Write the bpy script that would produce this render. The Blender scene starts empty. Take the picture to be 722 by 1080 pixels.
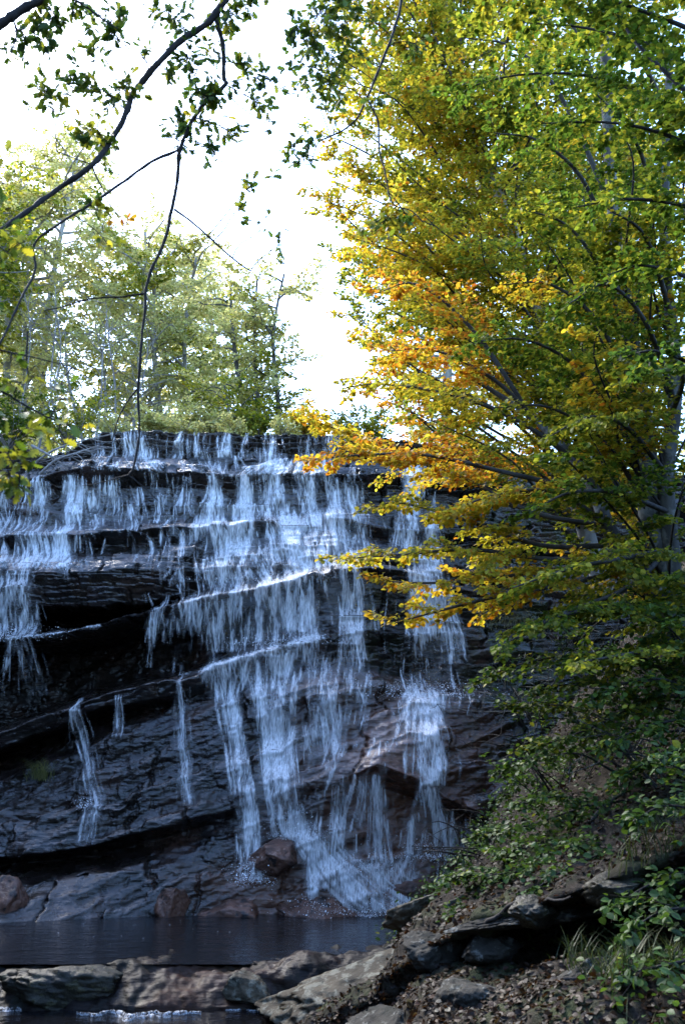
import bpy, bmesh, math, random
import numpy as np
from mathutils import Vector

scene = bpy.context.scene
COL = scene.collection
rad = math.radians

# ------------------------------------------------------------------ camera
CAM_H, PITCH, FPX = 2.2, 14.6, 1000.0          # metres above the pool, degrees upward, focal length in photo pixels
CP, SP = math.cos(rad(PITCH)), math.sin(rad(PITCH))
cam_d = bpy.data.cameras.new('camera')
cam = bpy.data.objects.new('camera', cam_d)
COL.objects.link(cam)
cam.location = (0, 0, CAM_H)
cam.rotation_euler = (rad(90 + PITCH), 0, 0)
cam_d.sensor_fit = 'VERTICAL'
cam_d.sensor_height = 23.6
cam_d.lens = 23.6 * FPX / 1080.0
cam_d.clip_end = 3000
cam_d.dof.use_dof = True
cam_d.dof.focus_distance = 16.0
cam_d.dof.aperture_fstop = 3.2
scene.camera = cam


def at(px, py, Y):
    """world point(s) on the sight line of a photo pixel at world depth Y"""
    px, py, Y = np.asarray(px, float), np.asarray(py, float), np.asarray(Y, float)
    u, v = (px - 361) / FPX, (540 - py) / FPX
    dy, dz = CP - v * SP, SP + v * CP
    return np.stack(np.broadcast_arrays(u / dy * Y, Y, CAM_H + dz / dy * Y), -1)


def at_z(px, py, z):
    v = (540 - py) / FPX
    s = (SP + v * CP) / (CP - v * SP)
    return at(px, py, (z - CAM_H) / s)


# ------------------------------------------------------------------ noise
_rs = np.random.RandomState(7)
_perm = _rs.permutation(4096)
_grad = _rs.normal(size=(4096, 3))
_grad /= np.linalg.norm(_grad, axis=1)[:, None]
_rnd = _rs.rand(4096)


def _hash(i, j, k):
    return _perm[(_perm[(_perm[i & 4095] + j) & 4095] + k) & 4095]


def hrand(i, j=0, k=0):
    i = np.asarray(i, np.int64)
    j = np.asarray(j, np.int64)
    return _rnd[_hash(i, j, k)]


def perlin(p):
    p = np.asarray(p, float)
    i = np.floor(p).astype(np.int64)
    f = p - i
    w = f * f * f * (f * (f * 6 - 15) + 10)
    out = np.zeros(p.shape[:-1])
    for a in (0, 1):
        wa = w[..., 0] if a else 1 - w[..., 0]
        for b in (0, 1):
            wb = w[..., 1] if b else 1 - w[..., 1]
            for c in (0, 1):
                wc = w[..., 2] if c else 1 - w[..., 2]
                g = _grad[_hash(i[..., 0] + a, i[..., 1] + b, i[..., 2] + c)]
                d = g[..., 0] * (f[..., 0] - a) + g[..., 1] * (f[..., 1] - b) + g[..., 2] * (f[..., 2] - c)
                out += wa * wb * wc * d
    return out * 1.5


def fbm(p, octv=4, gain=0.5):
    p = np.asarray(p, float)
    out, amp = 0, 1.0
    for o in range(octv):
        out = out + amp * perlin(p * (2.0 ** o) + 17.3 * o)
        amp *= gain
    return out


def xyz(x, y, z):
    return np.stack(np.broadcast_arrays(x, y, z), -1)


# ------------------------------------------------------------------ mesh helpers
def make_mesh(name, verts, faces, mat, parent=None, smooth=True, attrs=None, mats=None):
    """faces: (n,3) or (n,4) integer array"""
    verts = np.asarray(verts, np.float32)
    faces = np.asarray(faces, np.int32)
    me = bpy.data.meshes.new(name)
    me.vertices.add(len(verts))
    me.vertices.foreach_set('co', verts.ravel())
    n, k = faces.shape
    me.loops.add(n * k)
    me.loops.foreach_set('vertex_index', faces.ravel())
    me.polygons.add(n)
    me.polygons.foreach_set('loop_start', np.arange(0, n * k, k, dtype=np.int32))
    me.polygons.foreach_set('use_smooth', np.full(n, smooth, bool))
    me.update(calc_edges=True)
    me.validate()
    for an, av in (attrs or {}).items():
        av = np.asarray(av, np.float32)
        if av.ndim == 1:
            a = me.attributes.new(an, 'FLOAT', 'POINT')
            a.data.foreach_set('value', av)
        else:
            a = me.attributes.new(an, 'FLOAT_COLOR', 'POINT')
            a.data.foreach_set('color', np.concatenate([av[:, :3], np.ones((len(av), 1), np.float32)], 1).ravel())
    me.materials.append(mat)
    ob = bpy.data.objects.new(name, me)
    COL.objects.link(ob)
    if parent is not None:
        ob.parent = parent
        off, q = Vector((0, 0, 0)), parent
        while q is not None:
            off += Vector(q.location)
            q = q.parent
        ob.location = -off
    return ob


def grid_faces(nr, nc):
    i = np.arange(nr * nc).reshape(nr, nc)
    return np.stack([i[:-1, :-1], i[:-1, 1:], i[1:, 1:], i[1:, :-1]], -1).reshape(-1, 4)


def tag(o, label=None, cat=None, group=None, kind=None):
    for k, v in (('label', label), ('category', cat), ('group', group), ('kind', kind)):
        if v:
            o[k] = v
    return o


def thing(name, loc, label, cat, group=None):
    o = bpy.data.objects.new(name, None)
    COL.objects.link(o)
    o.location = [float(c) for c in loc]
    o.empty_display_size = 0.2
    return tag(o, label, cat, group)


class Tubes:
    def __init__(self):
        self.v, self.f, self.n = [], [], 0

    def add(self, pts, radii, sides=6):
        pts = np.asarray(pts, float)
        m = len(pts)
        radii = np.broadcast_to(np.asarray(radii, float), (m,))
        t = np.gradient(pts, axis=0)
        t /= np.linalg.norm(t, axis=1)[:, None] + 1e-9
        ref = np.array([0.31, 0.17, 0.93]) if abs(t[0, 2]) < 0.8 else np.array([0.9, 0.2, 0.1])
        a = np.cross(t, ref)
        a /= np.linalg.norm(a, axis=1)[:, None] + 1e-9
        b = np.cross(t, a)
        ang = np.arange(sides) * 2 * math.pi / sides
        ring = pts[:, None] + radii[:, None, None] * (a[:, None] * np.cos(ang)[None, :, None] + b[:, None] * np.sin(ang)[None, :, None])
        self.v.append(ring.reshape(-1, 3))
        i = np.arange(m * sides).reshape(m, sides) + self.n
        j = np.roll(i, -1, 1)
        self.f.append(np.stack([i[:-1], j[:-1], j[1:], i[1:]], -1).reshape(-1, 4))
        self.n += m * sides
        return self

    def build(self, name, mat, parent=None):
        return make_mesh(name, np.concatenate(self.v), np.concatenate(self.f), mat, parent)


def smooth_path(pts, n=8):
    """Catmull-Rom through the points"""
    p = np.asarray(pts, float)
    if len(p) == 2:
        return p[0] + (p[1] - p[0]) * np.linspace(0, 1, n)[:, None]
    q = np.concatenate([[2 * p[0] - p[1]], p, [2 * p[-1] - p[-2]]])
    out = []
    for i in range(len(p) - 1):
        a, b, c, d = q[i:i + 4]
        t = np.linspace(0, 1, n, endpoint=False)[:, None]
        out.append(0.5 * (2 * b + (c - a) * t + (2 * a - 5 * b + 4 * c - d) * t ** 2 + (3 * b - a - 3 * c + d) * t ** 3))
    out.append(p[-1:])
    return np.concatenate(out)


# ------------------------------------------------------------------ materials
def new_mat(name):
    m = bpy.data.materials.new(name)
    m.use_nodes = True
    nt = m.node_tree
    nt.nodes.clear()
    return m, nt.nodes, nt.links


def nd(N, typ, **kw):
    n = N.new(typ)
    for k, v in kw.items():
        if k in n.inputs.keys() if isinstance(k, str) else False:
            n.inputs[k].default_value = v
        else:
            setattr(n, k, v)
    return n


def mapped(N, L, scale=(1, 1, 1), rot=(0, 0, 0)):
    tc = N.new('ShaderNodeTexCoord')
    mp = N.new('ShaderNodeMapping')
    mp.inputs['Scale'].default_value = scale
    mp.inputs['Rotation'].default_value = rot
    L.new(tc.outputs['Object'], mp.inputs['Vector'])
    return mp.outputs['Vector']


def noise(N, L, vec, scale, detail=6, rough=0.55):
    n = N.new('ShaderNodeTexNoise')
    n.inputs['Scale'].default_value = scale
    n.inputs['Detail'].default_value = detail
    n.inputs['Roughness'].default_value = rough
    L.new(vec, n.inputs['Vector'])
    return n.outputs['Fac']


def ramp(N, L, fac, stops):
    r = N.new('ShaderNodeValToRGB')
    e = r.color_ramp.elements
    while len(e) < len(stops):
        e.new(0.5)
    for k, (p, c) in enumerate(stops):
        e[k].position = p
        e[k].color = (*c, 1) if len(c) == 3 else c
    L.new(fac, r.inputs['Fac'])
    return r.outputs['Color']


def mixc(N, L, fac, a, b, typ='MIX'):
    m = N.new('ShaderNodeMix')
    m.data_type = 'RGBA'
    m.blend_type = typ
    for sock, val in ((m.inputs[0], fac), (m.inputs[6], a), (m.inputs[7], b)):
        if hasattr(val, 'is_linked') or hasattr(val, 'links'):
            L.new(val, sock)
        elif isinstance(val, (int, float)):
            sock.default_value = val
        else:
            sock.default_value = (*val, 1)
    return m.outputs[2]


def math_n(N, L, op, a, b=0.0, clamp=False):
    m = N.new('ShaderNodeMath')
    m.operation = op
    m.use_clamp = clamp
    for s, v in ((m.inputs[0], a), (m.inputs[1], b)):
        if isinstance(v, (int, float)):
            s.default_value = v
        else:
            L.new(v, s)
    return m.outputs[0]


def attr(N, name, out='Fac'):
    a = N.new('ShaderNodeAttribute')
    a.attribute_name = name
    return a.outputs[out]


def bump(N, L, height, strength=0.5, dist=0.02, prev=None):
    b = N.new('ShaderNodeBump')
    b.inputs['Strength'].default_value = strength
    b.inputs['Distance'].default_value = dist
    L.new(height, b.inputs['Height'])
    if prev is not None:
        L.new(prev, b.inputs['Normal'])
    return b.outputs['Normal']


def finish(N, L, shader):
    o = N.new('ShaderNodeOutputMaterial')
    L.new(shader, o.inputs['Surface'])


def principled(N, L, color, rough, normal=None, spec=0.5, **kw):
    p = N.new('ShaderNodeBsdfPrincipled')
    for s, v in ((p.inputs['Base Color'], color), (p.inputs['Roughness'], rough)):
        if isinstance(v, (int, float)):
            s.default_value = v
        elif isinstance(v, tuple):
            s.default_value = (*v, 1)
        else:
            L.new(v, s)
    p.inputs['Specular IOR Level'].default_value = spec
    if normal is not None:
        L.new(normal, p.inputs['Normal'])
    for k, v in kw.items():
        p.inputs[k].default_value = v
    return p.outputs['BSDF']


def wet_rock_material(name='wet_layered_rock', r0=0.09, r1=0.36, spec=0.62, gain=0.55):
    m, N, L = new_mat(name)
    v = mapped(N, L)
    vs = mapped(N, L, (0.8, 0.8, 5.0), (0, rad(-4), 0))
    a = noise(N, L, vs, 2.2, 8, 0.62)
    b = noise(N, L, v, 0.9, 5)
    c = noise(N, L, v, 14, 6, 0.65)
    dark = ramp(N, L, a, [(0.3, (0.010, 0.007, 0.007)), (0.5, (0.034, 0.023, 0.020)), (0.72, (0.09, 0.062, 0.054))])
    warm = ramp(N, L, a, [(0.3, (0.09, 0.042, 0.028)), (0.5, (0.30, 0.13, 0.075)), (0.72, (0.48, 0.25, 0.16))])
    wf = math_n(N, L, 'ADD', attr(N, 'warm'), math_n(N, L, 'MULTIPLY', math_n(N, L, 'SUBTRACT', b, 0.55), 1.6), True)
    col = mixc(N, L, wf, dark, warm)
    moss = ramp(N, L, c, [(0.35, (0.012, 0.02, 0.006)), (0.7, (0.05, 0.075, 0.018))])
    mf = math_n(N, L, 'MULTIPLY', attr(N, 'moss'), ramp(N, L, noise(N, L, v, 3.0, 5), [(0.42, (0, 0, 0)), (0.58, (1, 1, 1))]), True)
    col = mixc(N, L, mf, col, moss)
    col = mixc(N, L, 0.6, col, ramp(N, L, c, [(0.3, (0.45, 0.45, 0.45)), (0.7, (1.2, 1.2, 1.2))]), 'MULTIPLY')
    rg = ramp(N, L, noise(N, L, v, 2.6, 5), [(0.35, (r0, r0, r0)), (0.65, (r1, r1, r1))])
    nb = bump(N, L, a, 0.6, 0.06)
    nb = bump(N, L, c, 0.4, 0.02, nb)
    nb = bump(N, L, noise(N, L, v, 60, 3), 0.3, 0.006, nb)
    finish(N, L, principled(N, L, mixc(N, L, 1.0, col, (gain, gain, gain), 'MULTIPLY'), rg, nb, spec))
    return m


def lichen_rock_material(name, base0, base1, lichen, dark, amount=0.5, rough=0.75):
    m, N, L = new_mat(name)
    v = mapped(N, L)
    a = noise(N, L, v, 2.3, 7, 0.6)
    col = ramp(N, L, a, [(0.3, base0), (0.7, base1)])
    s = noise(N, L, v, 9, 8, 0.68)
    col = mixc(N, L, ramp(N, L, s, [(0.62 - amount * 0.2, (0, 0, 0)), (0.70 - amount * 0.2, (1, 1, 1))]), col, lichen)
    d = noise(N, L, mapped(N, L, (1, 1, 1), (1, 2, 0.4)), 6, 7, 0.66)
    col = mixc(N, L, ramp(N, L, d, [(0.55, (0, 0, 0)), (0.62, (1, 1, 1))]), col, dark)
    nb = bump(N, L, a, 0.5, 0.08)
    nb = bump(N, L, s, 0.7, 0.03, nb)
    nb = bump(N, L, noise(N, L, v, 45, 5), 0.5, 0.01, nb)
    finish(N, L, principled(N, L, col, rough, nb, 0.35))
    return m


def leaf_material(name, trans=0.5, rough=0.52, gain=1.0):
    m, N, L = new_mat(name)
    c = attr(N, 'leaf_colour', 'Color')
    p = principled(N, L, c, rough, None, 0.3)
    t = N.new('ShaderNodeBsdfTranslucent')
    L.new(mixc(N, L, 1.0, c, (gain * 1.15, gain * 1.15, gain * 0.8), 'MULTIPLY'), t.inputs['Color'])
    mx = N.new('ShaderNodeMixShader')
    mx.inputs[0].default_value = trans
    L.new(p, mx.inputs[1])
    L.new(t.outputs[0], mx.inputs[2])
    finish(N, L, mx.outputs[0])
    return m


def bark_material(name, c0, c1, lichen=None, scale=9.0):
    m, N, L = new_mat(name)
    v = mapped(N, L, (1, 1, 0.35))
    a = noise(N, L, v, scale, 7, 0.62)
    col = ramp(N, L, a, [(0.3, c0), (0.7, c1)])
    if lichen:
        b = noise(N, L, mapped(N, L), scale * 0.5, 6, 0.62)
        col = mixc(N, L, ramp(N, L, b, [(0.52, (0, 0, 0)), (0.6, (1, 1, 1))]), col, lichen)
    finish(N, L, principled(N, L, col, 0.8, bump(N, L, a, 0.7, 0.02), 0.3))
    return m


def soil_material():
    m, N, L = new_mat('forest_soil')
    v = mapped(N, L)
    a = noise(N, L, v, 1.3, 7, 0.62)
    b = noise(N, L, v, 16, 8, 0.7)
    col = ramp(N, L, b, [(0.3, (0.010, 0.008, 0.006)), (0.5, (0.024, 0.018, 0.012)), (0.68, (0.06, 0.046, 0.034))])
    col = mixc(N, L, ramp(N, L, a, [(0.5, (0, 0, 0)), (0.64, (0.75, 0.75, 0.75))]), col,
               ramp(N, L, b, [(0.3, (0.012, 0.02, 0.006)), (0.7, (0.055, 0.07, 0.02))]))
    nb = bump(N, L, b, 0.9, 0.04)
    finish(N, L, principled(N, L, col, 0.9, nb, 0.25))
    return m


def still_water_material(name, scale, strength, col=(0.006, 0.006, 0.007)):
    m, N, L = new_mat(name)
    a = noise(N, L, mapped(N, L, (1, 1.6, 1)), scale, 4, 0.55)
    b = noise(N, L, mapped(N, L, (1, 2.2, 1)), scale * 0.28, 3, 0.5)
    nb = bump(N, L, a, strength, 0.02)
    nb = bump(N, L, b, strength * 0.7, 0.06, nb)
    p = principled(N, L, col, 0.06, nb, 0.5)
    finish(N, L, p)
    return m


def falling_water_material():
    m, N, L = new_mat('falling_water')
    d = N.new('ShaderNodeBsdfDiffuse')
    d.inputs['Color'].default_value = (0.93, 0.95, 0.97, 1)
    t = N.new('ShaderNodeBsdfTranslucent')
    t.inputs['Color'].default_value = (0.93, 0.95, 0.97, 1)
    g = N.new('ShaderNodeBsdfGlossy')
    g.inputs['Roughness'].default_value = 0.3
    g.inputs['Color'].default_value = (0.9, 0.9, 0.9, 1)
    v = mapped(N, L, (1, 0.3, 0.12))
    st = noise(N, L, v, 60, 6, 0.7)
    L.new(bump(N, L, st, 0.8, 0.03), g.inputs['Normal'])
    m1 = N.new('ShaderNodeMixShader')
    m1.inputs[0].default_value = 0.3
    L.new(d.outputs[0], m1.inputs[1])
    L.new(t.outputs[0], m1.inputs[2])
    m2 = N.new('ShaderNodeMixShader')
    m2.inputs[0].default_value = 0.2
    L.new(m1.outputs[0], m2.inputs[1])
    L.new(g.outputs[0], m2.inputs[2])
    f = math_n(N, L, 'MULTIPLY', attr(N, 'flow'), math_n(N, L, 'ADD', math_n(N, L, 'MULTIPLY', math_n(N, L, 'SUBTRACT', st, 0.3), 3.4, True), 0.15), True)
    tr = N.new('ShaderNodeBsdfTransparent')
    m3 = N.new('ShaderNodeMixShader')
    L.new(f, m3.inputs[0])
    L.new(tr.outputs[0], m3.inputs[1])
    L.new(m2.outputs[0], m3.inputs[2])
    finish(N, L, m3.outputs[0])
    return m


M_ROCK = wet_rock_material()
M_SILL = wet_rock_material('wet_sill_rock', 0.30, 0.6, 0.16, 0.34)
M_BOULDER = lichen_rock_material('wet_brown_boulder', (0.04, 0.021, 0.015), (0.17, 0.082, 0.054), (0.21, 0.125, 0.09), (0.012, 0.01, 0.01), 0.2, 0.38)
M_LICHEN = lichen_rock_material('lichen_slab_rock', (0.025, 0.02, 0.012), (0.085, 0.067, 0.042), (0.15, 0.145, 0.11), (0.02, 0.02, 0.014), 0.55, 0.8)
M_MOSSY = lichen_rock_material('mossy_rock', (0.010, 0.009, 0.006), (0.03, 0.027, 0.016), (0.06, 0.055, 0.028), (0.015, 0.015, 0.012), 0.4, 0.5)
M_DARKROCK = lichen_rock_material('dark_bank_rock', (0.012, 0.011, 0.009), (0.045, 0.04, 0.03), (0.16, 0.16, 0.14), (0.01, 0.011, 0.007), 0.35, 0.85)
M_SOIL = soil_material()
M_POOL = still_water_material('pool_water', 9.0, 0.55)
M_STREAM = still_water_material('stream_water', 7.0, 0.5)
M_FALL = falling_water_material()
M_LEAF = leaf_material('beech_leaf', 0.6, gain=1.0)
M_OAKLEAF = leaf_material('oak_leaf', 0.4)
M_FARLEAF = leaf_material('far_leaf', 0.55)
M_BEECHBARK = bark_material('beech_bark', (0.035, 0.032, 0.028), (0.10, 0.095, 0.085), (0.17, 0.17, 0.15))
M_LIMBBARK = bark_material('limb_bark', (0.025, 0.022, 0.02), (0.075, 0.07, 0.062))
M_PALEBARK = bark_material('pale_bark', (0.16, 0.15, 0.14), (0.36, 0.34, 0.31))
M_DARKBARK = bark_material('dark_bark', (0.012, 0.010, 0.009), (0.04, 0.034, 0.03), None, 30)
M_DEADWOOD = bark_material('dead_wood', (0.14, 0.12, 0.11), (0.33, 0.30, 0.28), None, 25)

# ------------------------------------------------------------------ the cliff
PXA = np.array([-150, 0, 60, 110, 150, 200, 250, 300, 350, 400, 450, 500, 560, 650, 900], float)
B_LINE = np.array([800, 775, 752, 731, 723, 712, 695, 681, 668, 664, 668, 672, 690, 720, 750], float)
LINES = [  # (photo height of the line at the stations PXA, depth there)
    ([500, 490, 478, 456, 456, 457, 458, 456, 456, 462, 468, 474, 482, 500, 500], [20.0, 20.3, 20.5, 20.5, 20.5, 20.5, 20.5, 20.5, 20.5, 20.4, 20.3, 20.2, 20.0, 19.5, 19]),
    ([515, 503, 490, 480, 481, 482, 482, 481, 480, 484, 490, 496, 500, 520, 520], [19.9, 20.2, 20.4, 20.4, 20.4, 20.4, 20.4, 20.4, 20.4, 20.3, 20.2, 20.1, 19.9, 19.4, 18.9]),
    ([525, 510, 499, 496, 498, 500, 500, 501, 501, 504, 508, 512, 518, 535, 535], [19.2, 19.4, 19.5, 19.5, 19.5, 19.5, 19.5, 19.4, 19.4, 19.4, 19.4, 19.4, 19.3, 18.9, 18.5]),
    ([541, 527, 516, 514, 515, 516, 517, 517, 517, 520, 522, 526, 532, 548, 550], [19.4, 19.7, 19.8, 19.8, 19.75, 19.7, 19.7, 19.6, 19.6, 19.6, 19.6, 19.6, 19.5, 19.1, 18.7]),
    ([556, 553, 552, 551, 550, 549, 547, 543, 538, 543, 545, 550, 555, 565, 570], [18.9, 19.1, 19.15, 19.15, 19.15, 19.1, 19.1, 19.1, 19.1, 19.1, 19.1, 19.1, 19.0, 18.7, 18.4]),
    ([567, 566, 566, 564, 560, 557, 555, 553, 548, 556, 560, 568, 575, 590, 600], [18.3, 18.45, 18.5, 18.5, 18.5, 18.5, 18.5, 18.5, 18.5, 18.6, 18.7, 18.7, 18.6, 18.4, 18.2]),
    ([582, 580, 578, 577, 574, 571, 568, 563, 557, 566, 572, 580, 590, 605, 615], [18.6, 18.7, 18.8, 18.8, 18.75, 18.7, 18.65, 18.6, 18.6, 18.7, 18.8, 18.8, 18.7, 18.5, 18.3]),
    ([590, 588, 587, 587, 584, 581, 579, 574, 566, 575, 582, 592, 600, 612, 625], [18.1, 18.2, 18.2, 18.2, 18.2, 18.2, 18.2, 18.2, 18.2, 18.4, 18.5, 18.5, 18.5, 18.3, 18.2]),
    ([605, 603, 602, 600, 600, 602, 600, 592, 580, 584, 592, 602, 612, 625, 640], [17.4, 17.5, 17.5, 17.5, 17.6, 17.6, 17.6, 17.7, 17.7, 17.9, 18.1, 18.2, 18.2, 18.1, 18.0]),
    ([642, 642, 640, 640, 634, 626, 617, 605, 591, 591, 600, 612, 622, 638, 655], [17.45, 17.5, 17.5, 17.5, 17.6, 17.6, 17.6, 17.65, 17.65, 17.8, 18.0, 18.1, 18.1, 18.0, 17.9]),
    ([655, 655, 655, 650, 638, 630, 621, 609, 595, 595, 604, 617, 628, 645, 662], [19.9, 20.0, 20.0, 19.9, 18.6, 17.9, 17.7, 17.65, 17.65, 17.9, 18.05, 18.1, 18.1, 18.0, 17.9]),
    ([690, 672, 668, 659, 646, 634, 625, 614, 603, 601, 610, 624, 638, 655, 672], [16.8, 16.85, 16.9, 16.9, 16.95, 17.0, 17.05, 17.1, 17.15, 17.4, 17.8, 17.9, 17.9, 17.8, 17.7]),
    ([712, 694, 690, 681, 666, 652, 642, 628, 615, 610, 618, 634, 650, 668, 690], [19.8, 19.8, 19.8, 19.6, 19.4, 19.1, 18.3, 17.6, 17.4, 17.5, 17.8, 17.9, 17.9, 17.7, 17.6]),
    (B_LINE - 8, [19.4, 19.4, 19.4, 19.2, 19.0, 18.6, 17.6, 17.0, 16.95, 17.1, 17.5, 17.6, 17.6, 17.5, 17.4]),
    (B_LINE, [16.3, 16.3, 16.3, 16.3, 16.3, 16.35, 16.4, 16.45, 16.5, 16.8, 17.3, 17.4, 17.4, 17.3, 17.2]),
    (B_LINE + 14, [16.35, 16.35, 16.35, 16.35, 16.35, 16.4, 16.45, 16.5, 16.55, 16.85, 17.25, 17.35, 17.3, 17.2, 17.1]),
    ([826, 801, 778, 757, 749, 738, 721, 709, 700, 706, 716, 724, 734, 755, 780], [17.8, 17.8, 17.6, 17.3, 16.9, 16.65, 16.6, 16.6, 16.6, 16.8, 17.1, 17.2, 17.1, 17.0, 16.9]),
    ([842, 822, 800, 780, 770, 756, 740, 732, 722, 722, 729, 738, 750, 772, 795], [16.5, 16.45, 16.4, 16.35, 16.3, 16.25, 16.2, 16.15, 16.1, 16.1, 16.0, 16.0, 16.1, 16.1, 16.0]),
    ([865, 855, 838, 822, 812, 803, 795, 788, 782, 770, 772, 790, 805, 825, 845], [15.9, 15.9, 15.9, 15.9, 15.9, 15.9, 15.85, 15.8, 15.75, 15.6, 15.45, 15.5, 15.7, 15.8, 15.7]),
    ([912, 904, 896, 886, 878, 863, 850, 838, 824, 806, 826, 850, 878, 890, 900], [15.35, 15.35, 15.35, 15.4, 15.4, 15.45, 15.45, 15.4, 15.3, 15.1, 15.0, 15.0, 15.2, 15.3, 15.2]),
    ([922, 915, 907, 898, 890, 876, 863, 850, 838, 828, 848, 870, 894, 906, 916], [16.1, 16.1, 16.1, 16.1, 16.0, 15.75, 15.5, 15.38, 15.4, 15.8, 15.8, 15.7, 15.5, 15.4, 15.3]),
    ([938, 934, 928, 922, 918, 914, 910, 905, 900, 892, 896, 906, 920, 930, 940], [15.05, 15.05, 15.1, 15.1, 15.15, 15.25, 15.3, 15.3, 15.3, 15.35, 15.35, 15.3, 15.2, 15.0, 15.0]),
]
GX = np.arange(-10.2, 9.6, 0.02)
GZ = np.arange(10.6, -0.7, -0.016)
LW = []
for py, Y in LINES:
    pxd = np.linspace(-150, 900, 260)
    pyd, Yd = np.interp(pxd, PXA, py), np.interp(pxd, PXA, Y)
    w = at(pxd, pyd, Yd)
    LW.append((np.interp(GX, w[:, 0], w[:, 1]), np.interp(GX, w[:, 0], w[:, 2])))
# the waterline and a row below it
pxd = np.linspace(-150, 900, 260)
pyd = np.interp(pxd, PXA, [985, 975, 970, 968, 966, 964, 963, 963, 964, 967, 967, 960, 955, 960, 970])
w = np.array([at_z(a, b, 0.0) for a, b in zip(pxd, pyd)])
Yw0 = np.interp(GX, w[:, 0], w[:, 1])
LW.append((Yw0, np.zeros_like(GX)))
LW.append((Yw0 - 0.5, np.full_like(GX, -0.9)))
LY = np.array([a for a, b in LW])
LZ = np.array([b for a, b in LW])
wob = fbm(xyz(GX[None] * 0.9, np.arange(len(LZ))[:, None] * 7.7, 0 * GX[None]), 4) * 0.07
wob[-2:] = 0
LZ = LZ + wob
for k in range(1, len(LZ)):
    LZ[k] = np.minimum(LZ[k], LZ[k - 1] - 0.02)
TOPZ = LZ[0].copy()
CY = np.empty((len(GZ), len(GX)))
for c in range(len(GX)):
    CY[:, c] = np.interp(GZ, LZ[::-1, c], LY[::-1, c])
# layered displacement: beds and blocks
XX, ZZ = np.meshgrid(GX, GZ)
P = xyz(XX, CY, ZZ)
warp = fbm(P * 0.55, 4)
warp2 = fbm(P * 2.1 + 9, 4)


def beds(zs, thick, amp, wmin, wmax, seed):
    k = np.floor(zs / thick)
    fr = zs / thick - k
    ki = k.astype(np.int64) + 900
    wd = wmin + (wmax - wmin) * hrand(ki, 3, seed)
    bx = (XX + 9 * hrand(ki, 5, seed) + 0.16 * warp2) / wd
    b = np.floor(bx)
    fb = bx - b
    off = (hrand(ki, b.astype(np.int64) + 500, seed) - 0.5) * 2
    edge = np.minimum(fb, 1 - fb) * wd
    joint = np.exp(-(edge / 0.022) ** 2)
    return amp * (off * 0.8 - 0.85 * (fr - 0.5)) + joint * amp * 0.6


upper = 1 / (1 + np.exp(-(ZZ - 4.0 + 0.12 * XX) * 3.0))
zs = ZZ + 0.02 * XX + 0.07 * warp + 0.018 * warp2
D = upper * (beds(zs, 0.26, 0.21, 0.45, 1.7, 1) + (0.45 + 1.2 * warp) * beds(zs + 0.03 * warp2, 0.115, 0.07, 0.2, 0.7, 2))
zl = ZZ - 0.30 * XX + 0.22 * warp + 0.06 * warp2
D += (1 - upper) * (beds(zl, 0.55, 0.16, 0.7, 2.4, 3) + (0.4 + warp) * beds(zl + 0.05 * warp2, 0.17, 0.05, 0.25, 0.9, 4))
D += 0.10 * warp + 0.05 * warp2 + 0.016 * fbm(P * np.array([4, 4, 11]) + 3, 4)
D += (1 - upper) * 0.075 * fbm(xyz(0.55 * XX + 0.2 * ZZ, 0.3 * CY, 4.2 * (ZZ - 0.38 * XX)) + 0.25 * warp2[..., None], 5)
D *= np.clip((ZZ + 0.6) / 0.8, 0.2, 1)
D *= np.clip((TOPZ[None] + 0.35 - ZZ) / 0.4, 0.15, 1)
CY2 = CY + D
# above the lip the sheet turns back and becomes the stream bed on top
over = np.maximum(0, ZZ - TOPZ[None])
ZF = np.where(over > 0, TOPZ[None] + 0.06 * np.tanh(over * 3) + 0.03 * warp2, ZZ)
CY2 = CY2 + over * 4.5
warm = np.exp(-(((XX - 1.1) / 1.7) ** 2 + ((ZZ - 1.7) / 1.5) ** 2)) * 1.1 + np.exp(-(((XX + 1.0) / 1.2) ** 2 + ((ZZ - 0.3) / 0.45) ** 2)) * 0.7 \
    + np.exp(-(((XX + 4.6) / 1.1) ** 2 + ((ZZ - 5.3) / 0.35) ** 2)) * 0.35
moss = np.exp(-(((XX - 3.6) / 1.5) ** 2)) * 0.9 + np.exp(-(((XX - 0.6) / 0.6) ** 2 + ((ZZ - 4.4) / 0.9) ** 2)) * 0.7 + 0.12
cliff = make_mesh('cliff', np.stack([XX, CY2, ZF], -1).reshape(-1, 3), grid_faces(len(GZ), len(GX)), M_ROCK,
                  attrs={'warm': warm.ravel(), 'moss': moss.ravel()})
tag(cliff, 'dark wet layered rock cliff with stepped ledges behind the falls', 'cliff', None, 'structure')

# ------------------------------------------------------------------ the falling water
WDX, WDZ = 0.0125, 0.024
wx = np.arange(-9.0, 6.5, WDX)
wz = np.arange(10.0, -0.05, -WDZ)
ci = np.clip(np.round((wx - GX[0]) / 0.02).astype(int), 0, len(GX) - 1)
rmap = np.clip(((GZ[0] - wz) / 0.016).astype(int), 0, len(GZ) - 1)
WC = CY2[rmap][:, ci]
WTOP = TOPZ[ci]
WC = np.where(wz[:, None] > WTOP[None] + 0.05, 50, WC)
YW = np.empty_like(WC)
cur = np.full(len(wx), 50.0)
for r in range(len(wz)):                                        # water clings to the rock or falls free below an overhang
    cur = np.minimum(cur + 0.004, WC[r])
    YW[r] = cur
smo = YW.copy()
for k in (-3, -2, -1, 1, 2, 3):                                  # the film bridges narrow joints
    smo = np.minimum(smo, np.roll(YW, k, 1))
for it in range(2):
    smo = np.minimum(smo, 0.25 * np.roll(smo, 1, 1) + 0.5 * smo + 0.25 * np.roll(smo, -1, 1))
fill = np.where(YW < 40, smo, np.nan)
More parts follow.
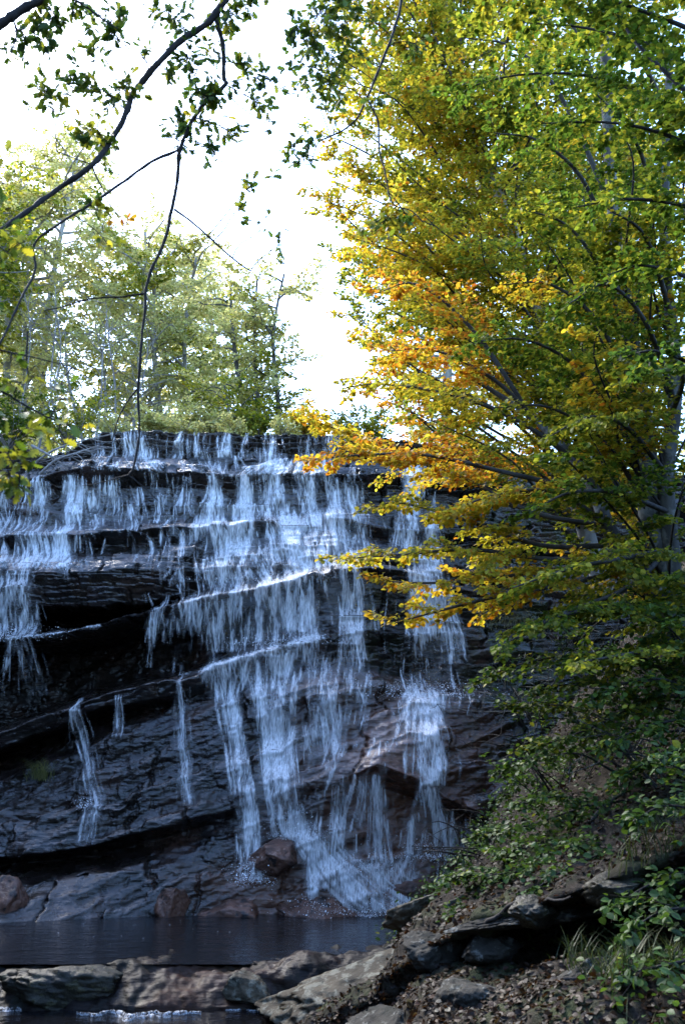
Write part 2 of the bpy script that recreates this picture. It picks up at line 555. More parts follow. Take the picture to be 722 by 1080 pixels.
for it in range(2):                                              # and runs straight over small steps
    acc, cnt_ = np.zeros_like(fill), np.zeros_like(fill)
    for k in range(-6, 7):
        q_ = np.roll(fill, k, 0)
        acc += np.nan_to_num(q_)
        cnt_ += ~np.isnan(q_)
    fill = np.where(np.isnan(fill), np.nan, np.minimum(fill, acc / np.maximum(cnt_, 1)))
YW = np.where(np.isnan(fill), YW, fill) - 0.025


def hit(px, py):
    Ys = np.arange(12.5, 22.5, 0.02)
    p = at(px, py, Ys)
    xi = np.clip(((p[:, 0] - wx[0]) / WDX).astype(int), 0, len(wx) - 1)
    zi = np.clip(((wz[0] - p[:, 2]) / WDZ).astype(int), 0, len(wz) - 1)
    k = np.argmax(Ys >= YW[zi, xi])
    return p[k]


def run_streams(streams, seed, k_alpha):
    rng = np.random.RandomState(seed)
    dens = np.zeros((len(wz), len(wx)))
    ribb = np.zeros((len(wz), len(wx)))
    dY = np.zeros_like(YW)
    dY[1:] = np.clip(YW[:-1] - YW[1:], 0, 0.3)                   # where the water lands on something that sticks out
    for path, width, count, strength in streams:
        hp = np.array([hit(a, b) for a, b in path])
        zz = hp[:, 2].copy()
        for q in range(1, len(zz)):
            zz[q] = min(zz[q], zz[q - 1] - 0.01)
        r0, r1 = int((wz[0] - zz[0]) / WDZ), int((wz[0] - zz[-1]) / WDZ)
        r0, r1 = max(r0, 0), min(r1, len(wz) - 1)
        if r1 - r0 < 3:
            continue
        rows = np.arange(r0, r1)
        cx = np.interp(-wz[rows], -zz, hp[:, 0])
        wd = np.interp(-wz[rows], -zz, np.interp(np.linspace(0, 1, len(zz)), np.linspace(0, 1, len(width)), width)) / 1000 * 16.5
        o = rng.normal(size=count) * 0.5
        # strands gather into a few clumps
        nc = max(2, count // 7)
        cl = rng.normal(size=nc) * 0.5
        pick = rng.randint(nc, size=count)
        o = np.where(rng.rand(count) < 0.8, cl[pick] + rng.normal(size=count) * 0.045, o)
        walk = np.zeros(count)
        vel = np.zeros(count)
        st = rows[0] + (rng.rand(count) ** 2 * 0.35 * len(rows)).astype(int) if len(path) > 2 else rows[0] + (rng.rand(count) ** 2 * 0.25 * len(rows)).astype(int)
        en = rows[-1] - (rng.rand(count) ** 3 * 0.3 * len(rows)).astype(int)
        ph = rng.rand(count) * 50
        thin_ = (rng.rand(count) > 0.24).astype(float)
        amp = strength * np.exp(rng.normal(size=count) * 0.8 - 0.35)
        for q, r in enumerate(rows):
            x = cx[q] + wd[q] * o + walk
            xi = np.clip(((x - wx[0]) / WDX), 0, len(wx) - 2)
            ii = xi.astype(int)
            land = np.clip(dY[r, ii] - 0.018, 0, 0.3)
            vel += rng.normal(size=count) * (0.0005 + 0.0055 * np.minimum(land, 0.10) / 0.10)
            ja, jb = np.clip(ii - 4, 0, len(wx) - 1), np.clip(ii + 4, 0, len(wx) - 1)
            vel += np.clip((YW[r, jb] - YW[r, ja]) * 0.004, -0.0012, 0.0012)
            vel *= np.where(dY[r, ii] > 0.004, 0.86, 0.965)
            vel -= walk * 0.0012
            walk += vel
            on = (r >= st) & (r <= en) & (YW[r, ii] < 40)
            mod = 0.55 + 0.6 * np.sin(ph + q * 0.21 + 2.5 * np.sin(ph * 3 + q * 0.057)) + land * 6
            a = np.where(on, amp * np.clip(mod, 0, 2.2), 0)
            fx = xi - ii
            np.add.at(dens[r], ii, a * (1 - fx) * thin_)
            np.add.at(dens[r], ii + 1, a * fx * thin_)
            np.add.at(ribb[r], ii, a * (1 - thin_) * 3.2)
    dens[1:-1] = 0.25 * dens[:-2] + 0.5 * dens[1:-1] + 0.25 * dens[2:]
    rb = ribb.copy()
    for k, wgt in ((1, 0.55), (2, 0.12)):
        rb += wgt * (np.roll(ribb, k, 1) + np.roll(ribb, -k, 1))
    dens = 0.9 * dens + rb * 0.42
    Xg, Zg = np.meshgrid(wx, wz)
    if len(streams) > 1:
        dens *= np.clip(0.60 + 1.2 * fbm(xyz(Xg * 2.2, 0 * Xg + seed, Zg * 0.9), 3) + 0.9 * fbm(xyz(Xg * 12, 0 * Xg + seed, Zg * 3), 3), 0.05, 2.0)
    veil = dens
    for it in range(3):
        q = np.zeros_like(veil)
        for k in range(-5, 6):
            q += np.roll(veil, k, 1)
        veil = q / 11
        q = np.zeros_like(veil)
        for k in range(-4, 5):
            q += np.roll(veil, k, 0)
        veil = q / 9
    return 1 - np.exp(-k_alpha * (0.85 * dens + 0.17 * np.maximum(veil - 0.18, 0)))


def water_mesh(name, label, flow, off=0.0):
    keep = flow > 0.03
    cell = keep[:-1, :-1] | keep[1:, :-1] | keep[:-1, 1:] | keep[1:, 1:]
    big = (np.abs(YW[:-1] - YW[1:]).max() > 0) & (YW[:-1, :-1] < 40) & (YW[:-1, 1:] < 40) & (YW[1:, :-1] < 40) & (YW[1:, 1:] < 40)
    cell &= big
    F = grid_faces(len(wz), len(wx))[cell.ravel()]
    used, inv = np.unique(F.ravel(), return_inverse=True)
    Xg, Zg = np.meshgrid(wx, wz)
    V = np.stack([Xg, YW - off - 0.035 * flow, Zg], -1).reshape(-1, 3)[used]
    ob = make_mesh(name, V, inv.reshape(-1, 4), M_FALL, attrs={'flow': flow.ravel()[used]})
    return tag(ob, label, 'waterfall', 'streams of the waterfall')


rngs = random.Random(5)
main = []
# first low step under the lip
for px in (104, 118, 132, 205, 213, 228, 262, 285, 330, 352, 378):
    main.append(([(px, 457), (px + rngs.uniform(-4, 4), 484)], (5, 9), 24, 0.5))
main += [([(146, 455), (150, 486)], (9, 16), 90, 0.8), ([(300, 454), (302, 484)], (9, 12), 100, 1.0),
         ([(190, 456), (183, 484)], (9, 12), 50, 0.6), ([(240, 458), (236, 484)], (6, 12), 40, 0.6),
         ([(200, 460), (200, 484)], (130, 130), 150, 0.35), ([(330, 460), (330, 484)], (50, 50), 80, 0.35)]
# the pale apron of the second step
main += [([(300, 484), (285, 492), (270, 503)], (18, 50, 60), 230, 0.7), ([(330, 484), (330, 503)], (40, 50), 160, 0.6),
         ([(160, 486), (175, 500)], (30, 40), 110, 0.5), ([(120, 484), (118, 498)], (30, 36), 110, 0.5), ([(220, 486), (225, 500)], (30, 30), 80, 0.45)]
# the broad middle curtain
main += [([(258, 503), (258, 540), (264, 580), (285, 620)], (10, 14, 20, 30), 150, 0.9),
         ([(225, 503), (224, 545), (226, 590), (232, 628)], (9, 12, 16, 22), 90, 0.7),
         ([(290, 503), (296, 550), (310, 600)], (20, 30, 36), 170, 0.75),
         ([(320, 503), (326, 550), (335, 600)], (22, 28, 34), 150, 0.7),
         ([(350, 505), (352, 550), (356, 600)], (18, 26, 30), 90, 0.6),
         ([(372, 508), (374, 550), (372, 600)], (14, 20, 26), 60, 0.5),
         ([(197, 503), (196, 545)], (6, 9), 36, 0.6), ([(212, 548), (214, 590)], (12, 16), 50, 0.5),
         ([(192, 560), (192, 632)], (5, 7), 36, 0.7), ([(240, 560), (243, 628)], (14, 24), 80, 0.6),
         ([(285, 500), (290, 545), (300, 605)], (80, 100, 100), 330, 0.45),
         ([(218, 545), (222, 570)], (40, 50), 90, 0.4),
         ([(160, 500), (160, 552)], (12, 22), 34, 0.4), ([(176, 500), (176, 552)], (8, 12), 26, 0.35)]
# over the long slanting ledge and its fringe
main += [([(330, 596), (300, 612), (250, 624), (195, 636)], (26, 26, 26, 20), 200, 0.5),
         ([(205, 632), (203, 672)], (40, 44), 110, 0.55), ([(175, 640), (172, 680)], (16, 18), 40, 0.5),
         ([(245, 624), (246, 688)], (40, 44), 150, 0.6), ([(282, 614), (284, 678)], (40, 44), 230, 0.75),
         ([(318, 606), (320, 668)], (36, 42), 230, 0.75), ([(350, 602), (352, 660)], (26, 30), 120, 0.6),
         ([(375, 600), (378, 640), (374, 690)], (14, 16, 20), 60, 0.5),
         ([(345, 668), (310, 679), (260, 693), (200, 712)], (16, 14, 12, 8), 190, 0.6)]
# two legs of the cascade and the fan on the boulders
main += [([(250, 696), (246, 735), (256, 800), (262, 850), (266, 930)], (26, 8, 8, 7, 10), 190, 1.0),
         ([(292, 688), (288, 730), (290, 790), (296, 840), (312, 885)], (24, 14, 9, 10, 16), 300, 1.1),
         ([(312, 680), (306, 730), (303, 790), (310, 850), (322, 885)], (20, 12, 8, 8, 12), 80, 0.5),
         ([(340, 668), (338, 715), (332, 800)], (26, 24, 16), 70, 0.3),
         ([(334, 720), (346, 790), (336, 840), (332, 880)], (24, 16, 8, 8), 60, 0.5),
         ([(368, 650), (372, 700), (362, 760), (350, 800)], (12, 20, 26, 20), 70, 0.4),
         ([(322, 878), (345, 905), (375, 935), (410, 963)], (22, 22, 28, 34), 280, 0.9),
         ([(328, 900), (332, 930), (334, 964)], (6, 6, 8), 50, 0.8),
         ([(225, 700), (222, 740)], (30, 40), 60, 0.35), ([(196, 712), (192, 760), (200, 845)], (5, 5, 8), 16, 0.3)]
for k in range(90):                                             # short loose strands over the wet steps
    px = rngs.uniform(150, 385)
    py = rngs.uniform(470, 680)
    main.append(([(px, py), (px + rngs.uniform(-6, 6), py + rngs.uniform(14, 50))], (4, 10), 12, 0.4))
f_main = run_streams(main, 1, 0.85)
water_mesh('waterfall', 'broad white main cascade tumbling over stepped ledges in the middle of the cliff', f_main)

left = []
for px, t in ((8, 0.6), (40, 0.8), (74, 1.0), (103, 0.7), (118, 0.6), (84, 0.5)):
    left.append(([(px, 503), (px - 3, 552)], (9, 18), int(60 * t), 0.6))
left += [([(110, 512), (108, 548)], (34, 44), 130, 0.45), ([(66, 508), (62, 548)], (30, 30), 80, 0.4),
         ([(70, 545), (64, 566), (62, 600)], (14, 8, 9), 120, 1.0), ([(30, 562), (30, 600)], (16, 20), 80, 0.6),
         ([(44, 566), (42, 600)], (12, 14), 60, 0.5), ([(85, 566), (86, 584)], (5, 6), 24, 0.6), ([(4, 562), (4, 600)], (20, 20), 60, 0.5),
         ([(50, 548), (40, 566)], (120, 130), 260, 0.35), ([(20, 588), (14, 604)], (50, 50), 100, 0.5),
         ([(8, 603), (8, 672)], (22, 30), 120, 0.7), ([(30, 603), (26, 670)], (12, 14), 100, 0.9), ([(-14, 603), (-12, 674)], (22, 26), 80, 0.6),
         ([(100, 661), (60, 668), (20, 672), (-30, 678)], (10, 10, 10, 10), 150, 0.6), ([(26, 672), (34, 735)], (14, 34), 70, 0.45),
         ([(0, 674), (2, 720)], (40, 60), 40, 0.3)]
for k in range(45):
    px, py = rngs.uniform(-20, 150), rngs.uniform(500, 585)
    left.append(([(px, py), (px + rngs.uniform(-6, 6), py + rngs.uniform(12, 40))], (4, 10), 12, 0.4))
f_left = run_streams(left, 2, 0.85)
water_mesh('waterfall', 'thin white streams spilling past the dark cave under a brown ledge', f_left)

right = [([(437, 476), (436, 530), (432, 580)], (16, 20, 24), 170, 0.9), ([(452, 520), (456, 590), (458, 640)], (10, 12, 14), 80, 0.7),
         ([(440, 580), (444, 650), (448, 728)], (18, 22, 30), 200, 0.65), ([(470, 600), (472, 650), (482, 700)], (12, 14, 18), 70, 0.5),
         ([(448, 722), (440, 740), (440, 760)], (34, 46, 44), 120, 0.4), ([(452, 728), (452, 770), (450, 830)], (14, 15, 16), 230, 0.9),
         ([(445, 828), (438, 850), (436, 902)], (8, 8, 14), 90, 0.9), ([(452, 832), (456, 860), (459, 902)], (8, 8, 14), 90, 0.9),
         ([(472, 856), (474, 900)], (6, 8), 30, 0.6), ([(487, 866), (490, 905)], (14, 16), 40, 0.5),
         ([(400, 750), (392, 800)], (60, 60), 80, 0.3),
         ([(384, 818), (384, 860), (386, 915)], (26, 30, 36), 150, 0.6), ([(400, 780), (396, 800)], (10, 12), 30, 0.5),
         ([(448, 900), (440, 930), (430, 962)], (50, 60, 60), 150, 0.4), ([(395, 912), (420, 945)], (26, 30), 80, 0.5)]
right += [([(430, 740), (412, 790), (400, 822)], (12, 16, 16), 40, 0.35), ([(430, 905), (410, 935), (400, 962)], (20, 26, 26), 90, 0.5)]
f_right = run_streams(right, 3, 0.85)
water_mesh('waterfall', 'narrow veil of water behind the yellow leaves that lands on a tan rock mound', f_right)

for q, (st_, lab) in enumerate([
    (([(86, 738), (86, 780), (95, 830), (100, 850), (90, 892)], (3, 4, 6, 6, 5), 26, 0.34), 'faint trickle running down the dark slab beside a grass tuft'),
    (([(126, 735), (124, 780)], (4, 6), 22, 0.5), 'shortest thin trickle dripping off the slanting ledge onto the dark slab'),
    (([(190, 722), (192, 790), (200, 850)], (5, 6, 6), 24, 0.4), 'thin trickle on the dark slab nearest the broad main cascade')]):
    water_mesh('waterfall', lab, run_streams([st_], 40 + q, 0.8))

# ------------------------------------------------------------------ the land round the gorge
tx = np.concatenate([np.linspace(-400, -30, 20)[:-1], np.arange(-30, 30.1, 0.5), np.linspace(30, 400, 20)[1:]])
ty = np.concatenate([np.linspace(-120, -16, 14)[:-1], np.arange(-16, 40.1, 0.5), np.linspace(40, 700, 26)[1:]])
TX, TY = np.meshgrid(tx, ty)


def sstep(a, b, x):
    t = np.clip((x - a) / (b - a), 0, 1)
    return t * t * (3 - 2 * t)


def land(x, y):
    plate = 9.0 + 0.05 * np.maximum(0, y - 24) + 0.6 * fbm(xyz(x * 0.12, y * 0.12, 0 * x), 3)
    plate = plate + 1.1 * np.exp(-(((x + 8.6) / 2.0) ** 2 + ((y - 23.5) / 2.2) ** 2))
    plate = plate + 2.5 * sstep(9.0, 16.0, -x) * sstep(19.0, 12.0, y)  # rise out of view, raised to keep sun off the gorge
    g = sstep(21.0, 22.0, y)                                     # the head wall, just behind the cliff
    gl = sstep(4.6, 8.2, -x + 0.5 * np.sin(y * 0.6) - 0.18 * np.maximum(0, y))  # unseen side wall, set close and steep to cut skylight
    gr = sstep(4.0, 15.0, x - 0.10 * np.maximum(0, y))
    gb = sstep(6.0, 30.0, -y)  # unseen rise behind the camera, put in to block sky
    up = 1 - (1 - g) * (1 - gl) * (1 - gr) * (1 - gb)
    low = -1.2 + np.where(y < 8.5, sstep(8.5, 2.0, y) * 1.4, 0)
    return low + (plate - low) * up + 0.15 * fbm(xyz(x * 0.6, y * 0.6, 0 * x + 4), 3)


ground = make_mesh('ground', np.stack([TX, TY, land(TX, TY)], -1).reshape(-1, 3), grid_faces(*TX.shape), M_SOIL)
tag(ground, 'brown forest soil of the gorge and the plateau above it', 'ground', None, 'structure')


def loft(lines, px0, px1, nu, rows, disp=0.06, seed=0.0, freq=1.2):
    pxs = np.linspace(px0, px1, nu)
    L3 = [at(pxs, np.interp(pxs, [p[0] for p in l], [p[1] for p in l]), np.interp(pxs, [p[0] for p in l], [p[2] for p in l])) for l in lines]
    out = []
    for a, b in zip(L3[:-1], L3[1:]):
        for t in np.linspace(0, 1, rows, endpoint=False):
            out.append(a + (b - a) * t)
    out.append(L3[-1])
    G = np.array(out)
    n = np.cross(np.gradient(G, axis=1), np.gradient(G, axis=0))
    n /= np.linalg.norm(n, axis=2)[..., None] + 1e-9
    f = fbm(G * freq + seed, 5) * disp + fbm(G * freq * 6 + seed, 3) * disp * 0.25
    return G + n * f[..., None]


# right bank: grass foot, hollow, lip, leaf slope
bank_lines = [
    [(300, 1260, 5.6), (1100, 1180, 4.4)],
    [(300, 1200, 7.2), (420, 1120, 6.9), (450, 1092, 6.6), (600, 1062, 6.0), (722, 1046, 5.6), (1100, 1020, 5.0)],
    [(300, 1160, 8.6), (400, 1100, 8.0), (450, 1062, 7.6), (560, 1034, 7.2), (640, 1026, 6.9), (722, 1014, 6.6), (1100, 985, 6.0)],
    [(300, 1130, 9.4), (400, 1070, 9.0), (450, 1030, 8.8), (500, 1012, 9.2), (560, 1006, 9.4), (640, 1000, 9.2), (722, 985, 8.9), (1100, 900, 8.2)],
    [(300, 1120, 9.6), (400, 1050, 9.0), (450, 1012, 8.7), (500, 985, 9.2), (560, 972, 9.3), (640, 958, 9.0), (722, 935, 8.7), (1100, 860, 8.0)],
    [(300, 1110, 9.7), (400, 1036, 9.0), (450, 1000, 8.6), (520, 968, 8.1), (560, 956, 7.7), (600, 943, 7.3), (650, 924, 7.0), (722, 898, 6.8), (1100, 760, 6.0)],
    [(300, 1100, 10.6), (400, 1020, 10.4), (430, 985, 10.2), (470, 955, 9.9), (540, 925, 9.4), (620, 880, 9.0), (722, 830, 8.6), (1100, 660, 7.6)],
    [(300, 1080, 12.6), (420, 990, 12.4), (455, 958, 12.2), (490, 918, 12.0), (540, 868, 11.8), (600, 815, 11.4), (722, 720, 10.8), (1100, 500, 9.5)],
    [(300, 1080, 13.6), (430, 985, 13.8), (470, 938, 13.8), (520, 872, 13.8), (570, 798, 13.6), (630, 725, 13.2), (722, 630, 12.6), (1100, 380, 11.5)],
    [(300, 1080, 14.6), (450, 975, 15.2), (490, 926, 15.3), (540, 850, 15.4), (600, 745, 15.4), (680, 650, 15.4), (760, 560, 15.2), (1100, 330, 14.5)],
    [(300, 1080, 15.6), (520, 950, 16.6), (600, 800, 17.2), (680, 640, 18.2), (760, 530, 18.5), (1100, 330, 18.5)],
]
BG = loft(bank_lines, 300, 1100, 320, 24, 0.15, 3.0, 1.2)
bank = make_mesh('bank', BG.reshape(-1, 3), grid_faces(*BG.shape[:2]), M_SOIL)
tag(bank, 'steep brown earth bank covered with fallen leaves', 'bank', None, 'structure')

# water surfaces
pool = make_mesh('pool_water', [(-12, 11.42, 0), (3.5, 11.42, 0), (3.5, 16.5, 0), (-12, 16.5, 0)], [[0, 1, 2, 3]], M_POOL)
tag(pool, 'dark brown plunge pool at the foot of the falls', 'pool', None, 'structure')
stream = make_mesh('stream_water', [(-12, 3, -0.36), (3.0, 3, -0.36), (3.0, 11.1, -0.36), (-12, 11.1, -0.36)], [[0, 1, 2, 3]], M_STREAM)
tag(stream, 'dark stream running off below the rock sill', 'stream', None, 'structure')

# rock sill between pool and stream
ledge_lines = [
    [(-200, 1000, 12.9), (460, 1000, 12.9)],
    [(-200, 1014, 11.9), (0, 1014, 11.9), (200, 1013, 11.9), (460, 1013, 11.9)],
    [(-200, 1017, 11.45), (0, 1017, 11.45), (60, 1016, 11.45), (130, 1018, 11.45), (200, 1017, 11.45), (240, 1013, 11.45), (275, 1012, 11.45), (300, 1008, 11.45), (460, 994, 11.45)],
    [(-200, 1036, 11.2), (0, 1035, 11.25), (130, 1034, 11.28), (200, 1033, 11.28), (240, 1026, 11.27), (300, 1020, 11.2), (460, 1016, 11.2)],
    [(-200, 1068, 10.95), (0, 1066, 10.95), (150, 1064, 10.97), (280, 1060, 10.97), (460, 1058, 10.97)],
    [(-200, 1120, 10.93), (460, 1115, 10.93)],
]
SG = loft(ledge_lines, -200, 460, 380, 18, 0.10, 8.0, 1.25)
sill_warm = 0.1 + 0.35 * np.exp(-(((SG[..., 0] + 1.3) / 0.7) ** 2))
sill = make_mesh('rock_sill', SG.reshape(-1, 3), grid_faces(*SG.shape[:2]), M_SILL,
                 attrs={'warm': sill_warm.ravel(), 'moss': np.full(SG[..., 0].size, 0.25)})
tag(sill, 'wet purple brown rock sill that dams the pool', 'rock', None, 'structure')


# ------------------------------------------------------------------ boulders
def rock(name, loc, radii, rot, seed, mat, label, cat='boulder', sub=5, cuts=9, rough=0.09, group=None):
    bm = bmesh.new()
    bmesh.ops.create_icosphere(bm, subdivisions=sub, radius=1.0)
    v = np.array([x.co[:] for x in bm.verts])
    f = np.array([[l.index for l in x.verts] for x in bm.faces])
    bm.free()
    rng = np.random.RandomState(seed)
    for k in range(cuts):
        n = rng.normal(size=3)
        n[2] += 0.3
        n /= np.linalg.norm(n)
        d = rng.uniform(0.55, 0.85)
        v = v - np.maximum(0, v @ n - d)[:, None] * n
    v = v * (1 + rough * fbm(v * 1.8 + seed, 5) + rough * 0.4 * fbm(v * 7 + seed, 4) - 0.5 * rough * np.clip(0.1 - np.abs(fbm(v * 2.6 + 2 * seed, 3)), 0, 0.1) / 0.1)[:, None]
    v = v * np.asarray(radii)
    e = Vector((0, 0, 0))
    from mathutils import Euler
    R = np.array(Euler([rad(a) for a in rot]).to_matrix())
    v = v @ R.T
    ob = make_mesh(name, v, f, mat)
    ob.location = [float(c) for c in loc]
    return tag(ob, label, cat, group)


rock('boulder', at(290, 902, 15.2), (0.42, 0.55, 0.30), (0, 8, 20), 3, M_BOULDER, 'brown flat topped boulder under the cascade with a dark hollow beneath')
rock('boulder', at(180, 958, 14.9), (0.34, 0.35, 0.46), (12, 30, 10), 12, M_BOULDER, 'brown pointed rock standing at the pool edge', cuts=14)
rock('boulder', at(408, 944, 15.1), (0.34, 0.3, 0.18), (0, 22, 0), 21, M_BOULDER, 'dark rounded boulder in the foot of the white cascade', cuts=14)
rock('boulder', at(440, 938, 15.4), (0.8, 0.6, 0.26), (0, 6, 0), 24, M_BOULDER, 'low brown rock where the narrow veil splashes down', cuts=14)
rock('boulder', at(345, 972, 15.2), (1.15, 0.8, 0.42), (0, 20, 0), 28, M_BOULDER, 'wide sloping brown rock under the fan of white water', cuts=14)
rock('boulder', at(238, 972, 15.1), (0.85, 0.6, 0.32), (0, -8, 0), 33, M_BOULDER, 'low brown rock at the waterline between pointed rock and cascade', cuts=14)
rock('boulder', at(80, 1040, 11.3), (0.75, 0.45, 0.24), (0, 6, 8), 43, M_MOSSY, 'mossy hump of rock on the sill of the pool', cuts=4, rough=0.13)
rock('boulder', at(-4, 965, 14.6), (0.4, 0.5, 0.55), (0, 15, 0), 45, M_BOULDER, 'dark rock leaning at the pool edge below the grass tuft', cuts=14)
rock('boulder', at(262, 1044, 11.15), (0.30, 0.3, 0.22), (0, 0, 0), 47, M_LICHEN, 'small pale tan rock set in the sill beside the pale slab', cuts=14)
rock('rock_slab', at(440, 1040, 10.2), (1.95, 1.3, 0.46), (6, -17, -8), 52, M_LICHEN, 'large pale lichen covered rock slab beside the stream', 'rock', 6, 12, 0.11)
rock('boulder', at(425, 1100, 8.3), (0.8, 0.6, 0.3), (0, -8, 5), 61, M_DARKROCK, 'dark rock blotched with white lichen at the foot of the pale slab', 'boulder', 6)
rock('boulder', at(605, 948, 8.1), (1.05, 0.5, 0.13), (0, -14, -6), 65, M_DARKROCK, 'long lichen streaked rock roofing the black hollow in the bank', 'boulder', 6)


for k, (px, py, Y, r, lab) in enumerate([
    (515, 996, 8.4, (0.26, 0.3, 0.14), 'grey lichen spotted stone wedged under the long roof rock'), (455, 1000, 8.75, (0.3, 0.28, 0.17), 'grey stone at the meeting of the pale slab and the bank'),
    (565, 962, 7.75, (0.26, 0.2, 0.12), 'small mossy stone on the lip of the black hollow'), (500, 1056, 7.4, (0.34, 0.28, 0.16), 'half buried stone among the fallen leaves'),
    (652, 938, 7.1, (0.3, 0.22, 0.13), 'mossy stone on the lip of the hollow nearest the picture edge'), (432, 962, 11.3, (0.36, 0.3, 0.16), 'flat tan stone at the corner of the pool below the bank'),
    (610, 1034, 6.9, (0.26, 0.2, 0.13), 'dark stone before the black hollow behind the grass')]):
    rock('stone', at(px, py, Y), r, (0, -10 + 7 * k, 25 * k), 170 + k, M_DARKROCK if k in (0, 1, 3, 6) else (M_LICHEN if k == 5 else M_MOSSY), lab, 'stone', 5, 8, 0.12, 'stones of the bank')


# foam
def foam(points, label, z, seed):
    rng = np.random.RandomState(seed)
    V, F = [], []
    for px0, px1, py, wid in points:
        a, b = at_z(px0, py, z), at_z(px1, py, z)
        n = 40
        t = np.linspace(0, 1, n)
        c = a + (b - a) * t[:, None]
        h = wid * np.sin(np.pi * np.clip(t, 0.01, 0.99)) ** 0.8 * np.clip(0.35 + 1.5 * fbm(xyz(c[:, 0] * 7, c[:, 1] * 0 + seed + py, 0 * t), 3), 0.04, 2)
        sh = 0.22 * fbm(xyz(c[:, 0] * 4, 0 * t + 3 + seed, 0 * t), 2)
        base = len(V)
        for k in range(n):
            for s, dz in ((-1, 0.002), (-0.5, 0.02), (0.2, 0.03), (1, 0.003)):
                V.append((c[k, 0], c[k, 1] + sh[k] + h[k] * s, z + dz * min(1.0, wid / 0.06) ** 2 * (1 + 0.5 * rng.rand())))
        F += [list(q + base) for q in grid_faces(n, 4)]
    m = make_mesh('foam', V, F, M_FOAM)
    return tag(m, label, 'foam', None, 'stuff')


m, N, L = new_mat('foam')
a_ = noise(N, L, mapped(N, L), 30, 5, 0.7)
tr = N.new('ShaderNodeBsdfTransparent')
mx = N.new('ShaderNodeMixShader')
L.new(ramp(N, L, a_, [(0.42, (0, 0, 0)), (0.72, (1, 1, 1))]), mx.inputs[0])
L.new(tr.outputs[0], mx.inputs[1])
L.new(principled(N, L, (0.65, 0.67, 0.7), 0.6), mx.inputs[2])
finish(N, L, mx.outputs[0])
M_FOAM = m
foam([(80, 212, 1071, 0.07), (120, 180, 1074, 0.05), (238, 296, 1065, 0.035), (-30, 26, 1066, 0.09)], 'white foam line in the stream under the rock sill', -0.36, 1)
foam([(222, 268, 963.5, 0.05), (330, 345, 963.5, 0.05), (345, 432, 966, 0.08), (412, 436, 967, 0.04)] + [(q, q + 1.2 + 2.2 * hrand(q), 970 + 30 * hrand(q, 4) ** 1.5, 0.012) for q in range(60, 400, 13)], 'white foam where the cascade meets the pool', 0.0, 2)


# ------------------------------------------------------------------ leaves
def leaf_shape(kind):
    if kind == 'beech':
        o = [(0, 0), (0.28, 0.33), (0.62, 0.36), (0.86, 0.18), (1, 0)]
    elif kind == 'oak':
        o = [(0, 0.02), (0.16, 0.11), (0.24, 0.26), (0.34, 0.13), (0.46, 0.34), (0.56, 0.17), (0.68, 0.36), (0.78, 0.2), (0.9, 0.22), (1, 0)]
    else:
        o = [(0, 0), (0.45, 0.42), (1, 0)]
    return o


def build_leaves(name, pos, dirs, nrm, size, col, mat, parent, kind='beech', fold=0.18):
    """one mesh of separate leaf blades; pos = leaf base, dirs = midrib, nrm = upper side"""
    pos, dirs, nrm = map(lambda a: np.asarray(a, float), (pos, dirs, nrm))
    n = len(pos)
    d = dirs / (np.linalg.norm(dirs, axis=1)[:, None] + 1e-9)
    s = np.cross(nrm, d)
    s /= np.linalg.norm(s, axis=1)[:, None] + 1e-9
    u = np.cross(d, s)
    size = np.broadcast_to(size, (n,))[:, None]
    o = leaf_shape(kind)
    m = len(o)
    pts = []
    if kind == 'far':
        for a, b in ((0, 0), (0.45, 0.42), (1, 0), (0.45, -0.36)):
            pts.append(pos + size * (d * a + s * b - u * 0.1 * a))
        V = np.stack(pts, 1).reshape(-1, 3)
        i = np.arange(n)[:, None] * 4
        F = i + np.array([[0, 1, 2, 3]])
        k = 4
        faces = F.reshape(-1, 4)
    else:
        mid = [pos + size * (d * a - u * 0.16 * a * a) for a, b in o]
        lft = [pos + size * (d * a + s * b + u * (fold * b - 0.16 * a * a)) for a, b in o]
        rgt = [pos + size * (d * a - s * b + u * (fold * b - 0.16 * a * a)) for a, b in o]
        V = np.stack(mid + lft + rgt, 1).reshape(-1, 3)
        k = 3 * m
        i = np.arange(n)[:, None] * k
        q = []
        for e in range(m - 1):
            q.append([e, e + 1, m + e + 1, m + e])
            q.append([e + 1, e, 2 * m + e, 2 * m + e + 1])
        faces = (i[:, :, None] + np.array(q)[None]).reshape(-1, 4)
    c = np.repeat(np.asarray(col, float), k, axis=0)
    return make_mesh(name, V, faces, mat, parent, smooth=False, attrs={'leaf_colour': c})


GREEN, LIME, YELLOW, GOLD, ORANGE, RUST = map(np.array, ((0.075, 0.128, 0.016), (0.235, 0.245, 0.028), (0.48, 0.41, 0.04), (0.52, 0.335, 0.03), (0.50, 0.18, 0.02), (0.32, 0.075, 0.02)))
DKGREEN = np.array((0.038, 0.078, 0.019))
PALETTES = {
    'green': [(GREEN, .62), (LIME, .25), (DKGREEN, .10), (YELLOW, .03)],
    'pale': [(np.array((0.50, 0.485, 0.22)), .65), (np.array((0.58, 0.49, 0.24)), .28), (LIME, .07)],  # bleached leaf colours stand in for haze over the distant trees
    'lime': [(LIME, .55), (GREEN, .25), (YELLOW, .17), (GOLD, .03)],
    'yellow': [(YELLOW, .48), (LIME, .32), (GOLD, .13), (GREEN, .03), (ORANGE, .04)],
    'gold': [(GOLD, .36), (YELLOW, .40), (ORANGE, .10), (LIME, .14)],
    'orange': [(ORANGE, .36), (GOLD, .36), (RUST, .08), (YELLOW, .20)],
    'dark': [(DKGREEN, .72), (GREEN, .26), (LIME, .02)],
}


